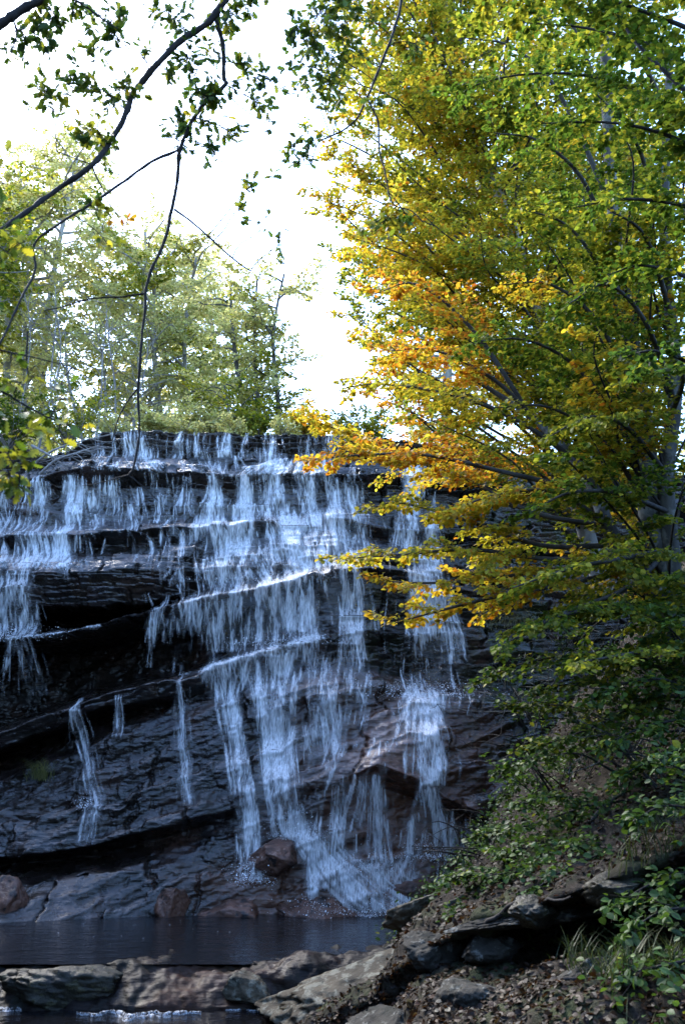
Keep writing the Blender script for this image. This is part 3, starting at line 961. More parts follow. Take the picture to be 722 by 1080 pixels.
def pick_colours(pal, n, rng):
    c = np.array([x for x, w in PALETTES[pal]])
    w = np.array([w for x, w in PALETTES[pal]])
    k = rng.choice(len(w), n, p=w / w.sum())
    k2 = rng.choice(len(w), n, p=w / w.sum())
    t = rng.rand(n, 1) * 0.5
    return (c[k] * (1 - t) + c[k2] * t) * np.exp(rng.normal(size=(n, 1)) * 0.2)


UP = np.array([0, 0, 1.0])


class Foliage:
    """limbs -> twigs -> flat sprays of leaves, collected for one plant"""

    def __init__(self, seed):
        self.rng = np.random.RandomState(seed)
        self.tw = Tubes()
        self.p, self.d, self.n, self.c, self.s = [], [], [], [], []

    def spray(self, pts, pal, leaf, gap, length, tilt=0.25, twig_r=0.004, start=0.12, sub=True, thin=1.0, width=1.0):
        rng = self.rng
        seg = np.linalg.norm(np.diff(pts, axis=0), axis=1)
        cum = np.concatenate([[0], np.cumsum(seg)])
        tot = cum[-1]
        s = start * tot
        side = 1
        while s < tot:
            p = np.array([np.interp(s, cum, pts[:, k]) for k in range(3)])
            q = np.array([np.interp(min(s + 0.05, tot), cum, pts[:, k]) for k in range(3)])
            p0 = np.array([np.interp(max(s - 0.05, 0), cum, pts[:, k]) for k in range(3)])
            t = (q - p0) / (np.linalg.norm(q - p0) + 1e-9)
            lat = np.cross(t, UP)
            lat /= np.linalg.norm(lat) + 1e-9
            frac = s / tot
            ln = length * (1.0 - 0.65 * frac) * rng.uniform(0.55, 1.15)
            dr = t * rng.uniform(0.35, 0.8) + lat * side * rng.uniform(0.6, 1.0) * width + UP * rng.normal() * tilt
            dr /= np.linalg.norm(dr)
            m = 6
            u = np.linspace(0, 1, m)[:, None]
            tw = p + dr * ln * u + UP * (-0.10 * ln) * u ** 2 + rng.normal(size=3) * 0.05 * ln * u ** 2
            self.tw.add(tw, np.linspace(twig_r, twig_r * 0.4, m), 4)
            self.leaf_row(tw, pal, leaf, thin, sub)
            side = -side
            s += gap * rng.uniform(0.6, 1.4)
        self.leaf_row(pts[int(len(pts) * 0.8):], pal, leaf, thin, False)

    def leaf_row(self, tw, pal, leaf, thin, sub):
        rng = self.rng
        ln = np.linalg.norm(tw[-1] - tw[0])
        t = tw[-1] - tw[0]
        t = t / (np.linalg.norm(t) + 1e-9)
        lat = np.cross(t, UP)
        lat /= np.linalg.norm(lat) + 1e-9
        rows = max(2, int(ln / (leaf * 0.55)))
        U = (np.arange(rows) + 0.6) / rows
        idx = U * (len(tw) - 1)
        i0 = np.minimum(idx.astype(int), len(tw) - 2)
        P0 = tw[i0] + (tw[i0 + 1] - tw[i0]) * (idx - i0)[:, None]
        P_, D_ = [], []
        for sgn in (1, -1):
            if sub:
                wmax = np.minimum(0.32 * ln, 0.30) * (1 - 0.55 * U)
                k = 5
                for j in range(k):
                    f = j / k
                    P_.append(P0 + (lat * sgn * 0.8 + t * 0.6)[None] * (wmax * f)[:, None])
                    D_.append(np.repeat((lat * sgn * rng.uniform(0.3, 1.0) + t * 0.8)[None], rows, 0))
            else:
                P_.append(P0)
                D_.append(np.repeat((lat * sgn * 0.85 + t * 0.6)[None], rows, 0))
        P_, D_ = np.concatenate(P_), np.concatenate(D_)
        kp = rng.rand(len(P_)) < thin
        P_, D_ = P_[kp], D_[kp]
        n = len(P_)
        if not n:
            return
        self.p.append(P_ + rng.normal(size=(n, 3)) * leaf * 0.35)
        self.d.append(D_ + rng.normal(size=(n, 3)) * 0.35 - UP * 0.15)
        self.n.append(UP + rng.normal(size=(n, 3)) * 0.42)
        self.c.append(pick_colours(pal, n, rng))
        self.s.append(leaf * rng.uniform(0.65, 1.2, n))

    def count(self):
        return sum(len(a) for a in self.p)

    def build(self, parent, leafmat, barkmat, kind='beech', crown='crown', twigs='twigs'):
        if self.tw.n:
            tag(self.tw.build(twigs, barkmat, parent), kind='stuff')
        return build_leaves(crown, np.concatenate(self.p), np.concatenate(self.d), np.concatenate(self.n), np.concatenate(self.s), np.concatenate(self.c), leafmat, parent, kind)


def curve_limb(a, b, rng, sag=0.0, wob=0.06, n=14):
    a, b = np.asarray(a, float), np.asarray(b, float)
    t = np.linspace(0, 1, n)[:, None]
    ln = np.linalg.norm(b - a)
    w1, w2 = rng.normal(size=3) * wob * ln, rng.normal(size=3) * wob * 0.5 * ln
    return a + (b - a) * t + UP * sag * ln * np.sin(np.pi * t) + w1 * np.sin(np.pi * t) + w2 * np.sin(2 * np.pi * t)


# ---- golden beech by the cliff: pale leaning trunk and layered sprays
def px_path(pts, n=8):
    return smooth_path(np.array([at(*p) for p in pts]), n)


def trunk_mesh(path, r0, r1, mat, parent, sides=14, name='trunk'):
    m = len(path)
    t = np.linspace(0, 1, m)
    r = (r0 + (r1 - r0) * t) * (1 + 0.06 * fbm(xyz(t * 14, 0 * t + r0 * 99, 0 * t), 3))
    r[0:2] *= np.array([1.35, 1.12])[:len(r[0:2])]
    return Tubes().add(path, r, sides).build(name, mat, parent)


tr2 = px_path([(640, 640, 14.6), (606, 520, 14.2), (588, 440, 14.0), (562, 320, 13.8), (530, 215, 13.5), (505, 150, 13.3), (480, 60, 13.0), (462, -30, 12.8), (450, -160, 12.6)])
B2 = thing('beech_tree', tr2[0], 'yellow beech with a pale leaning trunk high above the falls', 'tree', 'trees around the falls')
trunk_mesh(tr2, 0.14, 0.05, M_PALEBARK, B2)
F2 = Foliage(21)
rng = F2.rng
tips = []
for gy in np.linspace(-150, 430, 13):
    lo = np.interp(gy, [-150, 0, 100, 200, 300, 380, 430], [362, 350, 342, 338, 358, 382, 330])
    for gx in np.linspace(lo + 10, 735, 9):
        tips.append((gx + rng.uniform(-18, 18), gy + rng.uniform(-22, 22), rng.uniform(11.2, 15.8)))
for gy in np.linspace(-20, 330, 16):
    tips.append((np.interp(gy, [-20, 100, 200, 300, 380], [352, 338, 336, 352, 380]) + rng.uniform(0, 26), gy, rng.uniform(12, 14.5)))
for k, (px, py, Y) in enumerate(tips):
    tip = at(px, py, Y)
    j = int(np.clip(np.interp(py + 110 + 0.25 * abs(px - 540), [-160, -30, 60, 150, 215, 320, 440, 520, 640], [64, 56, 48, 40, 32, 24, 16, 8, 2]), 2, 64))
    L_ = curve_limb(tr2[min(j, len(tr2) - 1)], tip, rng, 0.05)
    limb_len = np.linalg.norm(L_[-1] - L_[0])
    Tubes().add(L_, np.linspace(0.028, 0.006, len(L_)), 6).build('limb', M_LIMBBARK, B2)
    if px < 575:
        pal = rng.choice(['yellow', 'lime', 'gold'], p=[.62, .28, .10]) if py < 230 else rng.choice(['gold', 'yellow', 'orange', 'lime'], p=[.3, .32, .13, .25])
    else:
        pal = rng.choice(['lime', 'green', 'yellow', 'gold', 'orange'], p=[.40, .17, .27, .11, .05])
    F2.spray(L_, pal, 0.064, 0.2, 1.25, 0.22, 0.004, max(0.1, 1 - 2.8 / limb_len), True, 0.5)
print('F2 leaves', F2.count())
F2.build(B2, M_LEAF, M_DARKBARK)

# ---- near beech rooted on the bank: several stems, limbs reaching out over the water
base1 = at(712, 665, 10.6)
B1 = thing('beech_tree', base1, 'multi stemmed beech on the bank reaching orange and green sprays over the water', 'tree', 'trees around the falls')
stemA = px_path([(730, 690, 10.6), (712, 640, 10.6), (694, 590, 10.5), (684, 540, 10.4), (680, 470, 10.2), (668, 380, 10.0), (650, 260, 9.8), (640, 120, 9.6), (636, -60, 9.4)])
stemB = px_path([(722, 668, 10.6), (690, 622, 10.5), (660, 590, 10.4), (640, 555, 10.3), (625, 515, 10.4), (600, 480, 10.6), (560, 440, 10.8), (500, 400, 11.0)])
stemC = px_path([(712, 650, 10.6), (706, 580, 10.4), (702, 500, 10.2), (712, 400, 9.9), (700, 250, 9.5), (706, 60, 9.1)])
trunk_mesh(stemA, 0.17, 0.05, M_BEECHBARK, B1)
trunk_mesh(stemB, 0.13, 0.025, M_BEECHBARK, B1)
trunk_mesh(stemC, 0.12, 0.04, M_BEECHBARK, B1)
F1 = Foliage(11)
rng = F1.rng
limb_spec = [  # way points in depth, palette
    ([(640, 555, 10.3), (560, 540, 10.3), (480, 500, 10.4), (400, 470, 10.5), (322, 440, 10.7)], 'gold'),
    ([(625, 520, 10.4), (540, 500, 10.0), (450, 480, 10.0), (380, 480, 10.2), (316, 486, 10.4)], 'orange'),
    ([(650, 575, 10.4), (570, 575, 10.2), (480, 545, 10.0), (420, 530, 10.0), (392, 536, 10.2)], 'yellow'),
    ([(660, 590, 10.4), (580, 590, 10.0), (500, 580, 9.8), (420, 585, 9.8), (356, 590, 10.0)], 'yellow'),
    ([(665, 595, 10.4), (590, 600, 10.2), (520, 610, 10.0), (450, 615, 9.8), (396, 612, 9.9)], 'gold'),
    ([(670, 600, 10.4), (600, 615, 9.8), (520, 630, 9.6), (460, 645, 9.6), (405, 660, 9.8)], 'gold'),
    ([(600, 480, 10.6), (540, 440, 10.4), (470, 415, 10.4), (400, 405, 10.6), (360, 410, 10.8)], 'yellow'),
    ([(570, 448, 10.8), (520, 400, 10.6), (460, 370, 10.6), (410, 370, 10.8)], 'orange'),
    ([(560, 440, 10.8), (500, 350, 10.6), (440, 300, 10.6), (395, 310, 10.8)], 'orange'),
    ([(640, 555, 10.3), (590, 520, 9.7), (530, 520, 9.5), (470, 540, 9.5)], 'gold'),
    ([(684, 540, 10.4), (640, 470, 9.9), (580, 430, 9.6), (520, 430, 9.6)], 'lime'),
    ([(682, 500, 10.3), (620, 400, 9.8), (560, 360, 9.6), (500, 360, 9.6)], 'green'),
    ([(676, 430, 10.1), (630, 340, 9.7), (580, 300, 9.5), (530, 300, 9.5)], 'gold'),
    ([(670, 390, 10.0), (640, 300, 9.5), (600, 240, 9.3), (550, 220, 9.3)], 'lime'),
    ([(660, 320, 9.9), (620, 200, 9.4), (570, 150, 9.2), (520, 140, 9.2)], 'green'),
    ([(702, 500, 10.2), (660, 450, 9.2), (620, 440, 8.9), (580, 460, 8.8)], 'lime'),
    ([(704, 540, 10.3), (650, 520, 9.3), (600, 520, 9.0), (560, 540, 8.9)], 'green'),
    ([(706, 580, 10.4), (650, 590, 9.2), (600, 600, 8.8), (540, 620, 8.7)], 'lime'),
    ([(712, 640, 10.6), (650, 640, 9.2), (590, 650, 8.8), (530, 680, 8.6)], 'green'),
    ([(706, 580, 10.4), (660, 620, 9.4), (610, 640, 9.0), (560, 660, 8.8)], 'lime'),
    ([(710, 420, 9.9), (680, 340, 9.0), (640, 300, 8.7), (600, 320, 8.6)], 'green'),
    ([(706, 330, 9.7), (680, 250, 8.9), (640, 220, 8.6)], 'lime'),
    ([(702, 450, 10.1), (720, 400, 9.0), (700, 390, 8.4), (660, 400, 8.2)], 'lime'),
    ([(700, 250, 9.5), (670, 150, 8.8), (620, 90, 8.5)], 'green'),
    ([(704, 120, 9.2), (660, 40, 8.6), (600, 0, 8.4)], 'lime'),
    ([(645, 220, 9.7), (590, 100, 9.4), (540, 50, 9.3), (490, 40, 9.4)], 'lime'),
    ([(712, 640, 10.6), (700, 680, 9.0), (660, 690, 8.4), (600, 700, 8.2)], 'lime'),
    ([(640, 120, 9.6), (600, 20, 9.3), (560, -40, 9.2)], 'lime'),
]
for pts, pal in limb_spec:
    L_ = px_path(pts, 6)
    limb = Tubes().add(L_, np.linspace(0.034, 0.006, len(L_)), 7).build('limb', M_LIMBBARK, B1)
    start = 0.35 if pal in ('gold', 'orange', 'yellow') else 0.25
    FL = Foliage(rng.randint(1 << 30))
    FL.spray(L_, pal, 0.060, 0.16, 1.0, 0.15, 0.0035, start, True, 0.62)
    FL.build(limb, M_LEAF, M_DARKBARK, crown='leaves')
for k in range(38):                                              # more green sprays that fill the crown behind the stems
    px, py = rng.uniform(560, 760), rng.uniform(120, 690)
    a = stemA if rng.rand() < 0.5 else stemC
    j = int(np.clip((690 - py - 60) / 750 * len(a), 4, len(a) - 1))
    L_ = curve_limb(a[j], at(px, py, rng.uniform(8.2, 11.8)), rng, 0.05)
    F1.tw.add(L_, np.linspace(0.02, 0.005, len(L_)), 5)
    F1.spray(L_, rng.choice(['green', 'green', 'lime', 'dark', 'gold'], p=[.3, .15, .38, .0, .17]), 0.062, 0.2, 0.8, 0.22, 0.0035, 0.3, True, 0.6)
print('F1 leaves', F1.count())
F1.build(B1, M_LEAF, M_DARKBARK)

# ---- leafy branches of a tree beside the camera, top of the picture
B3 = thing('beech_tree', (5.2, 5.5, 1.0), 'green leafed tree standing close beside the camera with branches entering from above', 'tree', 'trees around the falls')
st3 = smooth_path(np.array([(5.4, 5.6, 0.6), (5.3, 5.8, 3.0), (5.0, 6.1, 5.5), (4.6, 6.3, 8.5), (4.4, 6.4, 11.0)]))
trunk_mesh(st3, 0.16, 0.06, M_BEECHBARK, B3)
F3 = Foliage(31)
rng = F3.rng
for pts, pal in [
    ([(760, 130, 6.6), (700, 75, 6.6), (660, 30, 6.7), (655, -20, 6.8)], 'green'),
    ([(760, 90, 6.6), (690, 50, 6.9), (620, 30, 7.2), (550, 24, 7.4)], 'green'),
    ([(790, 60, 6.5), (700, 20, 6.6), (600, -10, 6.7), (500, -10, 6.9)], 'lime'),
    ([(790, 200, 6.8), (720, 150, 6.9), (650, 130, 7.0), (570, 130, 7.2)], 'green'),
    ([(800, 260, 6.8), (730, 220, 6.8), (660, 210, 6.9), (600, 220, 7.0)], 'green'),
    ([(800, 340, 6.8), (740, 300, 6.8), (680, 280, 6.9), (640, 290, 7.0)], 'green'),
    ([(760, -30, 6.6), (640, -60, 7.0), (520, -60, 7.4), (430, -30, 7.8)], 'lime'),
    ([(800, 430, 7.0), (740, 390, 7.0), (690, 370, 7.0), (650, 380, 7.2)], 'dark'),
    ([(790, 170, 6.8), (700, 110, 7.6), (620, 80, 8.0), (540, 80, 8.2), (470, 100, 8.4)], 'green'),
]:
    L_ = px_path(pts, 6)
    L_ = np.concatenate([smooth_path(np.array([st3[int(np.clip((L_[0][2] - 0.5) / 11 * len(st3) - 3, 4, len(st3) - 1))], L_[0]]), 5)[:-1], L_])
    limb = Tubes().add(L_, np.linspace(0.03, 0.005, len(L_)), 7).build('limb', M_DARKBARK, B3)
    FL = Foliage(rng.randint(1 << 30))
    FL.spray(L_, pal, 0.058, 0.14, 0.8, 0.2, 0.003, 0.35, True, 0.7)
    FL.build(limb, M_LEAF, M_DARKBARK, crown='leaves')

# ---- low bushes leaning over the bank, lower right
for nm, lab, seed, pal, limbs in [
    ('hazel_bush', 'dark green bush leaning over the leafy bank beside the narrow veil', 41, 'green', [
        ([(740, 760, 9.4), (680, 740, 9.3), (620, 720, 9.2), (560, 730, 9.3)], 0.3), ([(740, 750, 9.4), (690, 700, 9.0), (640, 690, 8.9), (590, 700, 8.8)], 0.25),
        ([(735, 770, 9.4), (670, 770, 9.4), (600, 745, 9.6), (530, 745, 9.9)], 0.45), ([(745, 740, 9.2), (700, 660, 9.0), (640, 640, 9.0)], 0.2),
        ([(745, 760, 9.2), (710, 720, 8.6), (660, 720, 8.4), (620, 740, 8.3)], 0.25), ([(745, 740, 9.2), (720, 680, 8.6), (690, 650, 8.4)], 0.2),
        ([(750, 760, 8.8), (710, 760, 8.4), (670, 770, 8.3), (630, 790, 8.4)], 0.15), ([(750, 780, 8.6), (720, 790, 8.3), (690, 800, 8.2), (650, 820, 8.3)], 0.15),
        ([(745, 740, 9.0), (690, 735, 9.0), (640, 760, 9.0), (590, 780, 9.2), (550, 790, 9.4)], 0.2), ([(745, 730, 9.2), (680, 700, 9.4), (620, 690, 9.6), (550, 700, 9.8), (500, 720, 10.0)], 0.3)]),
    ('hazel_bush', 'sparse bush with thin bare twigs in front of the brown slope', 42, 'dark', [
        ([(700, 830, 9.4), (650, 815, 9.5), (610, 795, 9.6), (570, 800, 9.8), (520, 815, 10.0)], 0.5), ([(700, 830, 9.4), (640, 800, 9.6), (600, 750, 9.8), (570, 740, 10.0)], 0.65),
        ([(700, 840, 9.3), (620, 850, 9.6), (560, 870, 9.8), (500, 880, 10.2)], 0.4), ([(700, 850, 9.2), (640, 880, 9.2), (580, 890, 9.3), (520, 900, 9.5)], 0.4),
        ([(700, 860, 9.0), (620, 900, 9.0), (540, 920, 9.2), (470, 925, 9.8)], 0.5), ([(700, 850, 9.2), (640, 855, 9.0), (590, 840, 9.1), (540, 850, 9.3)], 0.5)]),
    ('bramble_bush', 'low tangled bush trailing down the edge of the leafy bank by the pool', 47, 'dark', [
        ([(640, 900, 10.8), (580, 880, 11.2), (530, 875, 11.6), (485, 905, 12.0)], 0.1), ([(640, 900, 10.8), (570, 910, 10.6), (510, 925, 10.8), (455, 955, 11.2)], 0.15),
        ([(640, 890, 10.8), (590, 840, 11.4), (555, 820, 12.0), (530, 840, 12.4)], 0.1), ([(660, 880, 10.4), (620, 830, 10.8), (590, 800, 11.2), (570, 790, 11.6)], 0.1),
        ([(700, 880, 9.6), (650, 860, 9.8), (610, 860, 10.0)], 0.1), ([(700, 800, 10.2), (650, 780, 10.6), (610, 770, 11.0)], 0.1),
        ([(640, 905, 9.6), (580, 915, 9.5), (520, 935, 9.4), (470, 965, 9.6)], 0.1), ([(690, 900, 8.4), (640, 900, 8.2), (590, 920, 8.0), (550, 950, 7.9)], 0.1),
        ([(700, 870, 8.8), (650, 880, 8.6), (600, 890, 8.6)], 0.1), ([(620, 860, 10.8), (570, 870, 11.0), (520, 890, 11.2)], 0.1), ([(600, 900, 9.8), (540, 930, 9.6), (500, 960, 9.2)], 0.15)]),
    ('hazel_bush', 'glossy green bush hanging over the black hollow in the bank', 43, 'dark', [
        ([(780, 900, 7.0), (740, 860, 7.0), (700, 850, 7.0), (660, 870, 7.0)], 0.2), ([(780, 920, 6.9), (730, 920, 6.8), (690, 930, 6.8), (640, 960, 6.8)], 0.3),
        ([(780, 880, 7.0), (730, 820, 7.0), (690, 800, 7.1)], 0.3), ([(790, 960, 6.6), (750, 960, 6.5), (700, 960, 6.4), (660, 985, 6.4)], 0.35),
        ([(790, 1000, 6.2), (740, 1010, 6.0), (690, 1020, 5.9), (650, 1030, 5.9)], 0.4)]),
]:
    r0 = at(*limbs[0][0][0])
    b = thing(nm, r0, lab, 'bush', 'bushes on the bank')
    F = Foliage(seed)
    for pts, st in limbs:
        L_ = px_path(pts, 6)
        stem = Tubes().add(L_, np.linspace(0.016, 0.004, len(L_)), 6).build('stem', M_DARKBARK, b)
        F = Foliage(seed + len(b.children))
        F.spray(L_, pal, 0.062, 0.09, 0.5, 0.3, 0.0028, st, False, 0.9)
        F.spray(L_, 'dark', 0.060, 0.12, 0.75, 0.4, 0.0028, st * 0.7, False, 0.7)
        F.spray(L_, pal, 0.062, 0.13, 0.45, 0.35, 0.0028, st, False, 0.9)
        F.build(stem, M_OAKLEAF, M_DARKBARK, 'beech', 'leaves')


# ---- trees beyond the falls
def far_tree(px, Y, py_base, py_top, half_w, pal, label, seed, r0=0.16, leaf=0.15, bark=None, forks=1, n_limbs=34, thin=0.5, low=0.25, lean=0.0):
    rng = np.random.RandomState(seed)
    base = at(px, py_base, Y)
    top = at(px + lean, py_top, Y)
    base[2] = min(base[2], float(land(np.array([base[0]]), np.array([base[1]]))[0]) + 0.1)
    b = thing('broadleaf_tree', base, label, 'tree', 'trees above the falls')
    F = Foliage(seed + 1)
    H = top[2] - base[2]
    n_limbs = int(n_limbs * 1.35)
    W = half_w / FPX * Y
    stems = []
    for k in range(forks):
        e = top + np.array([(k - (forks - 1) / 2) * W * 0.7, rng.uniform(-1, 1), -0.12 * H])
        s = curve_limb(base + np.array([0.25 * k, 0, 0]), e, rng, 0.0, 0.025, 26)
        stems.append(s)
        trunk_mesh(s, r0 * (1 if k == 0 else 0.75), r0 * 0.25, bark or M_PALEBARK, b, 10)
    for k in range(n_limbs):
        s = stems[k % forks]
        f = low + (1 - low) * (k + rng.rand()) / n_limbs
        p = s[int(f * (len(s) - 1))]
        ang = rng.rand() * 2 * math.pi
        prof = math.sin(math.pi * min(1, 0.18 + 0.82 * (1 - (f - low) / (1 - low)) ** 0.8)) if f > low else 1
        ln = W * (0.35 + 0.75 * max(0.15, prof)) * rng.uniform(0.6, 1.1)
        e = p + np.array([math.cos(ang) * ln, math.sin(ang) * ln * 0.8, ln * rng.uniform(0.1, 0.6)])
        L_ = curve_limb(p, e, rng, 0.04, 0.07, 10)
        Tubes().add(L_, np.linspace(r0 * 0.28, 0.012, 10), 5).build('limb', bark or M_PALEBARK, b)
        F.spray(L_, pal if rng.rand() < 0.75 else rng.choice(['pale', 'pale', 'lime']), leaf, 0.36, 1.9, 0.4, 0.008, 0.2, True, thin * 1.05)
    F.build(b, M_FARLEAF, M_DARKBARK, 'far')
    return F.count()


cnt = 0
cnt += far_tree(272, 26, 452, 265, 46, 'pale', 'small spreading tree with dark forked stems just behind the lip of the falls', 51, 0.12, 0.12, M_BEECHBARK, 3, 34, 0.5, 0.35)
cnt += far_tree(185, 30, 455, 225, 70, 'pale', 'pale trunked tree in the middle of the group above the falls', 52, 0.17, 0.13, None, 2, 42, 0.5, 0.3)
cnt += far_tree(152, 34, 455, 190, 85, 'pale', 'tall yellow green tree behind the pale trunked one', 53, 0.2, 0.15, None, 1, 46, 0.5, 0.25)
cnt += far_tree(-95, 24, 455, 150, 110, 'lime', 'green tree added for shade, cut by the picture edge, outermost of the trees on the lip', 61, 0.2, 0.14, None, 1, 44, 0.5, 0.2)  # added mostly out of view so its crown shades the gorge
cnt += far_tree(20, 31, 455, 170, 80, 'pale', 'pale green tree between the broad yellow one and the edge', 62, 0.18, 0.14, None, 2, 44, 0.5, 0.25)
cnt += far_tree(60, 36, 455, 130, 105, 'pale', 'tall broad tree with a pale yellow crown at the edge of the group', 54, 0.24, 0.16, None, 2, 52, 0.5, 0.25)
cnt += far_tree(-40, 28, 450, 180, 90, 'lime', 'dark green tree at the outer edge of the group above the falls', 55, 0.2, 0.14, None, 1, 44, 0.5, 0.2)
cnt += far_tree(215, 40, 455, 245, 70, 'pale', 'blue green tree farthest back behind the spreading one', 56, 0.2, 0.16, None, 1, 44, 0.5, 0.2)
cnt += far_tree(255, 25, 456, 392, 52, 'lime', 'low yellow green bush tree standing on the lip of the falls', 57, 0.07, 0.10, M_BEECHBARK, 2, 22, 0.5, 0.1)
cnt += far_tree(470, 30, 470, 150, 110, 'lime', 'tall green tree seen through gaps of the yellow beech', 58, 0.22, 0.15, None, 1, 44, 0.5, 0.2)
cnt += far_tree(620, 26, 480, 60, 120, 'green', 'dark green tree behind the multi stemmed beech', 59, 0.22, 0.15, None, 1, 46, 0.5, 0.2)
cnt += far_tree(110, 29, 456, 330, 55, 'pale', 'grey green thicket tree over the brushy bank', 60, 0.09, 0.11, None, 3, 30, 0.35, 0.1)
print('far leaves', cnt)


# the wooded slope far behind
rng = np.random.RandomState(66)
n = 30000
fx, fy = rng.uniform(-40, 45, n), rng.uniform(44, 62, n)
hgt = 9 + 6 * np.clip(0.6 + 0.8 * fbm(xyz(fx * 0.16, 0 * fx, 0 * fx + 5), 3), 0.15, 2) + np.interp(fx, [-40, -12, -4, 2, 45], [4, 2, -1, -2.5, 3])
fz = 9.5 + (hgt - 3) * rng.rand(n) ** 0.8
fw = build_leaves('far_wood', np.stack([fx, fy, fz], 1), rng.normal(size=(n, 3)) - UP * 0.2, UP + rng.normal(size=(n, 3)) * 0.7, 0.34 * rng.uniform(0.5, 1.3, n), pick_colours('pale', n, rng), M_FARLEAF, None, 'far')
tag(fw, 'pale haze coloured mass of far woodland rising behind the trees on the lip', 'woodland', None, 'stuff')


# shrubs along the lip
def shrub(px, py, Y, rpx, pal, label, seed, n=26, leaf=0.09, thin=0.5, name='shrub'):
    rng = np.random.RandomState(seed)
    base = at(px, py, Y)
    b = thing(name, base, label, 'shrub', 'shrubs on the lip of the falls')
    F = Foliage(seed)
    R = rpx / FPX * Y
    st = Tubes()
    for k in range(n):
        a = rng.rand() * 2 * math.pi
        e = base + np.array([math.cos(a) * R * rng.uniform(0.3, 1), math.sin(a) * R * 0.7, R * rng.uniform(0.35, 1.15)])
        L_ = curve_limb(base, e, rng, 0.06, 0.08, 8)
        st.add(L_, np.linspace(0.014, 0.004, 8), 4)
        F.spray(L_, pal, leaf, 0.22, 0.6, 0.45, 0.004, 0.3, True, thin)
    tag(st.build('stems', M_DEADWOOD, b), kind='stuff')
    F.build(b, M_FARLEAF, M_DARKBARK, 'far', 'leaves')


shrub(210, 462, 23.5, 40, 'pale', 'pale green shrub between the pale trunks on the lip', 71)
shrub(165, 462, 23.0, 30, 'pale', 'small yellow green shrub nearest the brushy bank', 72)
shrub(270, 464, 23.5, 36, 'lime', 'olive shrub under the spreading tree on the lip', 73)
shrub(320, 466, 23.0, 34, 'gold', 'ochre shrub at the end of the lip beside orange leaves', 74)
shrub(70, 470, 22.5, 60, 'lime', 'grey brown shrub on the brushy bank above the streams', 75, 26, 0.08, 0.25)
shrub(10, 475, 21.8, 60, 'green', 'dense shrub behind the hanging oak leaves', 76)
for q_, (px_, lab_) in enumerate([(122, 'tiny pale shrub on the lip between the dead branches and the first stream'), (196, 'tiny pale shrub on the lip under the pale trunks'), (246, 'tiny pale shrub on the lip under the spreading tree'), (300, 'tiny pale shrub on the lip before the ochre one')]):
    shrub(px_, 460, 21.9, 17, 'pale', lab_, 120 + q_, 14, 0.07, 0.5)
shrub(380, 470, 23.0, 40, 'lime', 'green shrub hidden partly by the golden sprays', 77)

# bare saplings over the brushy bank
for k, (px, Y, pt, lean) in enumerate([(40, 24, 330, 20), (72, 25, 300, -14), (98, 24, 345, 14), (120, 26, 320, -8), (140, 25, 355, 16), (20, 25, 310, 6)]):
    rng = np.random.RandomState(80 + k)
    base = at(px, 478, Y)
    lab = ['bare grey sapling over the dead branches', 'bare grey sapling, tallest and leaning back over the brush', 'bare grey sapling beside the grey green thicket',
           'slim bare sapling in the thicket near the lip', 'shortest bare sapling nearest the pale trunks', 'bare sapling behind the hanging oak leaves'][k]
    b = thing('bare_sapling', base, lab, 'sapling', 'bare saplings on the brushy bank')
    s = curve_limb(base, at(px + lean, pt, Y), rng, 0, 0.03, 16)
    trunk_mesh(s, 0.035, 0.01, M_DEADWOOD, b, 6)
    t = Tubes()
    for q in range(20):
        p = s[rng.randint(3, 16)]
        e = p + np.array([rng.normal() * 0.6, rng.normal() * 0.5, rng.uniform(0.3, 1.1)])
        t.add(curve_limb(p, e, rng, 0, 0.06, 6), np.linspace(0.012, 0.004, 6), 4)
    tag(t.build('twigs', M_DEADWOOD, b), kind='stuff')

# dead wood on the left of the lip
for k, (pts, lab) in enumerate([
    ([(28, 498, 20.0), (48, 480, 19.8), (75, 468, 19.7), (118, 458, 19.9)], 'long pale dead branch lying over the first ledge'),
    ([(42, 500, 19.6), (58, 486, 19.5), (80, 478, 19.5), (104, 470, 19.6)], 'forked pale dead branch under the long one'),
    ([(34, 470, 19.9), (52, 480, 19.7), (66, 490, 19.6)], 'short pale dead branch slanting down across the other two')]):
    P_ = px_path(pts, 6)
    b = thing('dead_branch', P_[0], lab, 'branch', 'dead branches on the brushy bank')
    Tubes().add(P_, np.linspace(0.035, 0.012, len(P_)), 6).build('stem', M_DEADWOOD, b)
    rng = np.random.RandomState(90 + k)
    t = Tubes()
    for q in range(9):
        p = P_[rng.randint(2, len(P_))]
        e = p + np.array([rng.uniform(0.1, 0.8), rng.normal() * 0.2, rng.normal() * 0.28])
        t.add(curve_limb(p, e, rng, 0, 0.06, 6), np.linspace(0.012, 0.004, 6), 4)
    tag(t.build('twigs', M_DEADWOOD, b), kind='stuff')


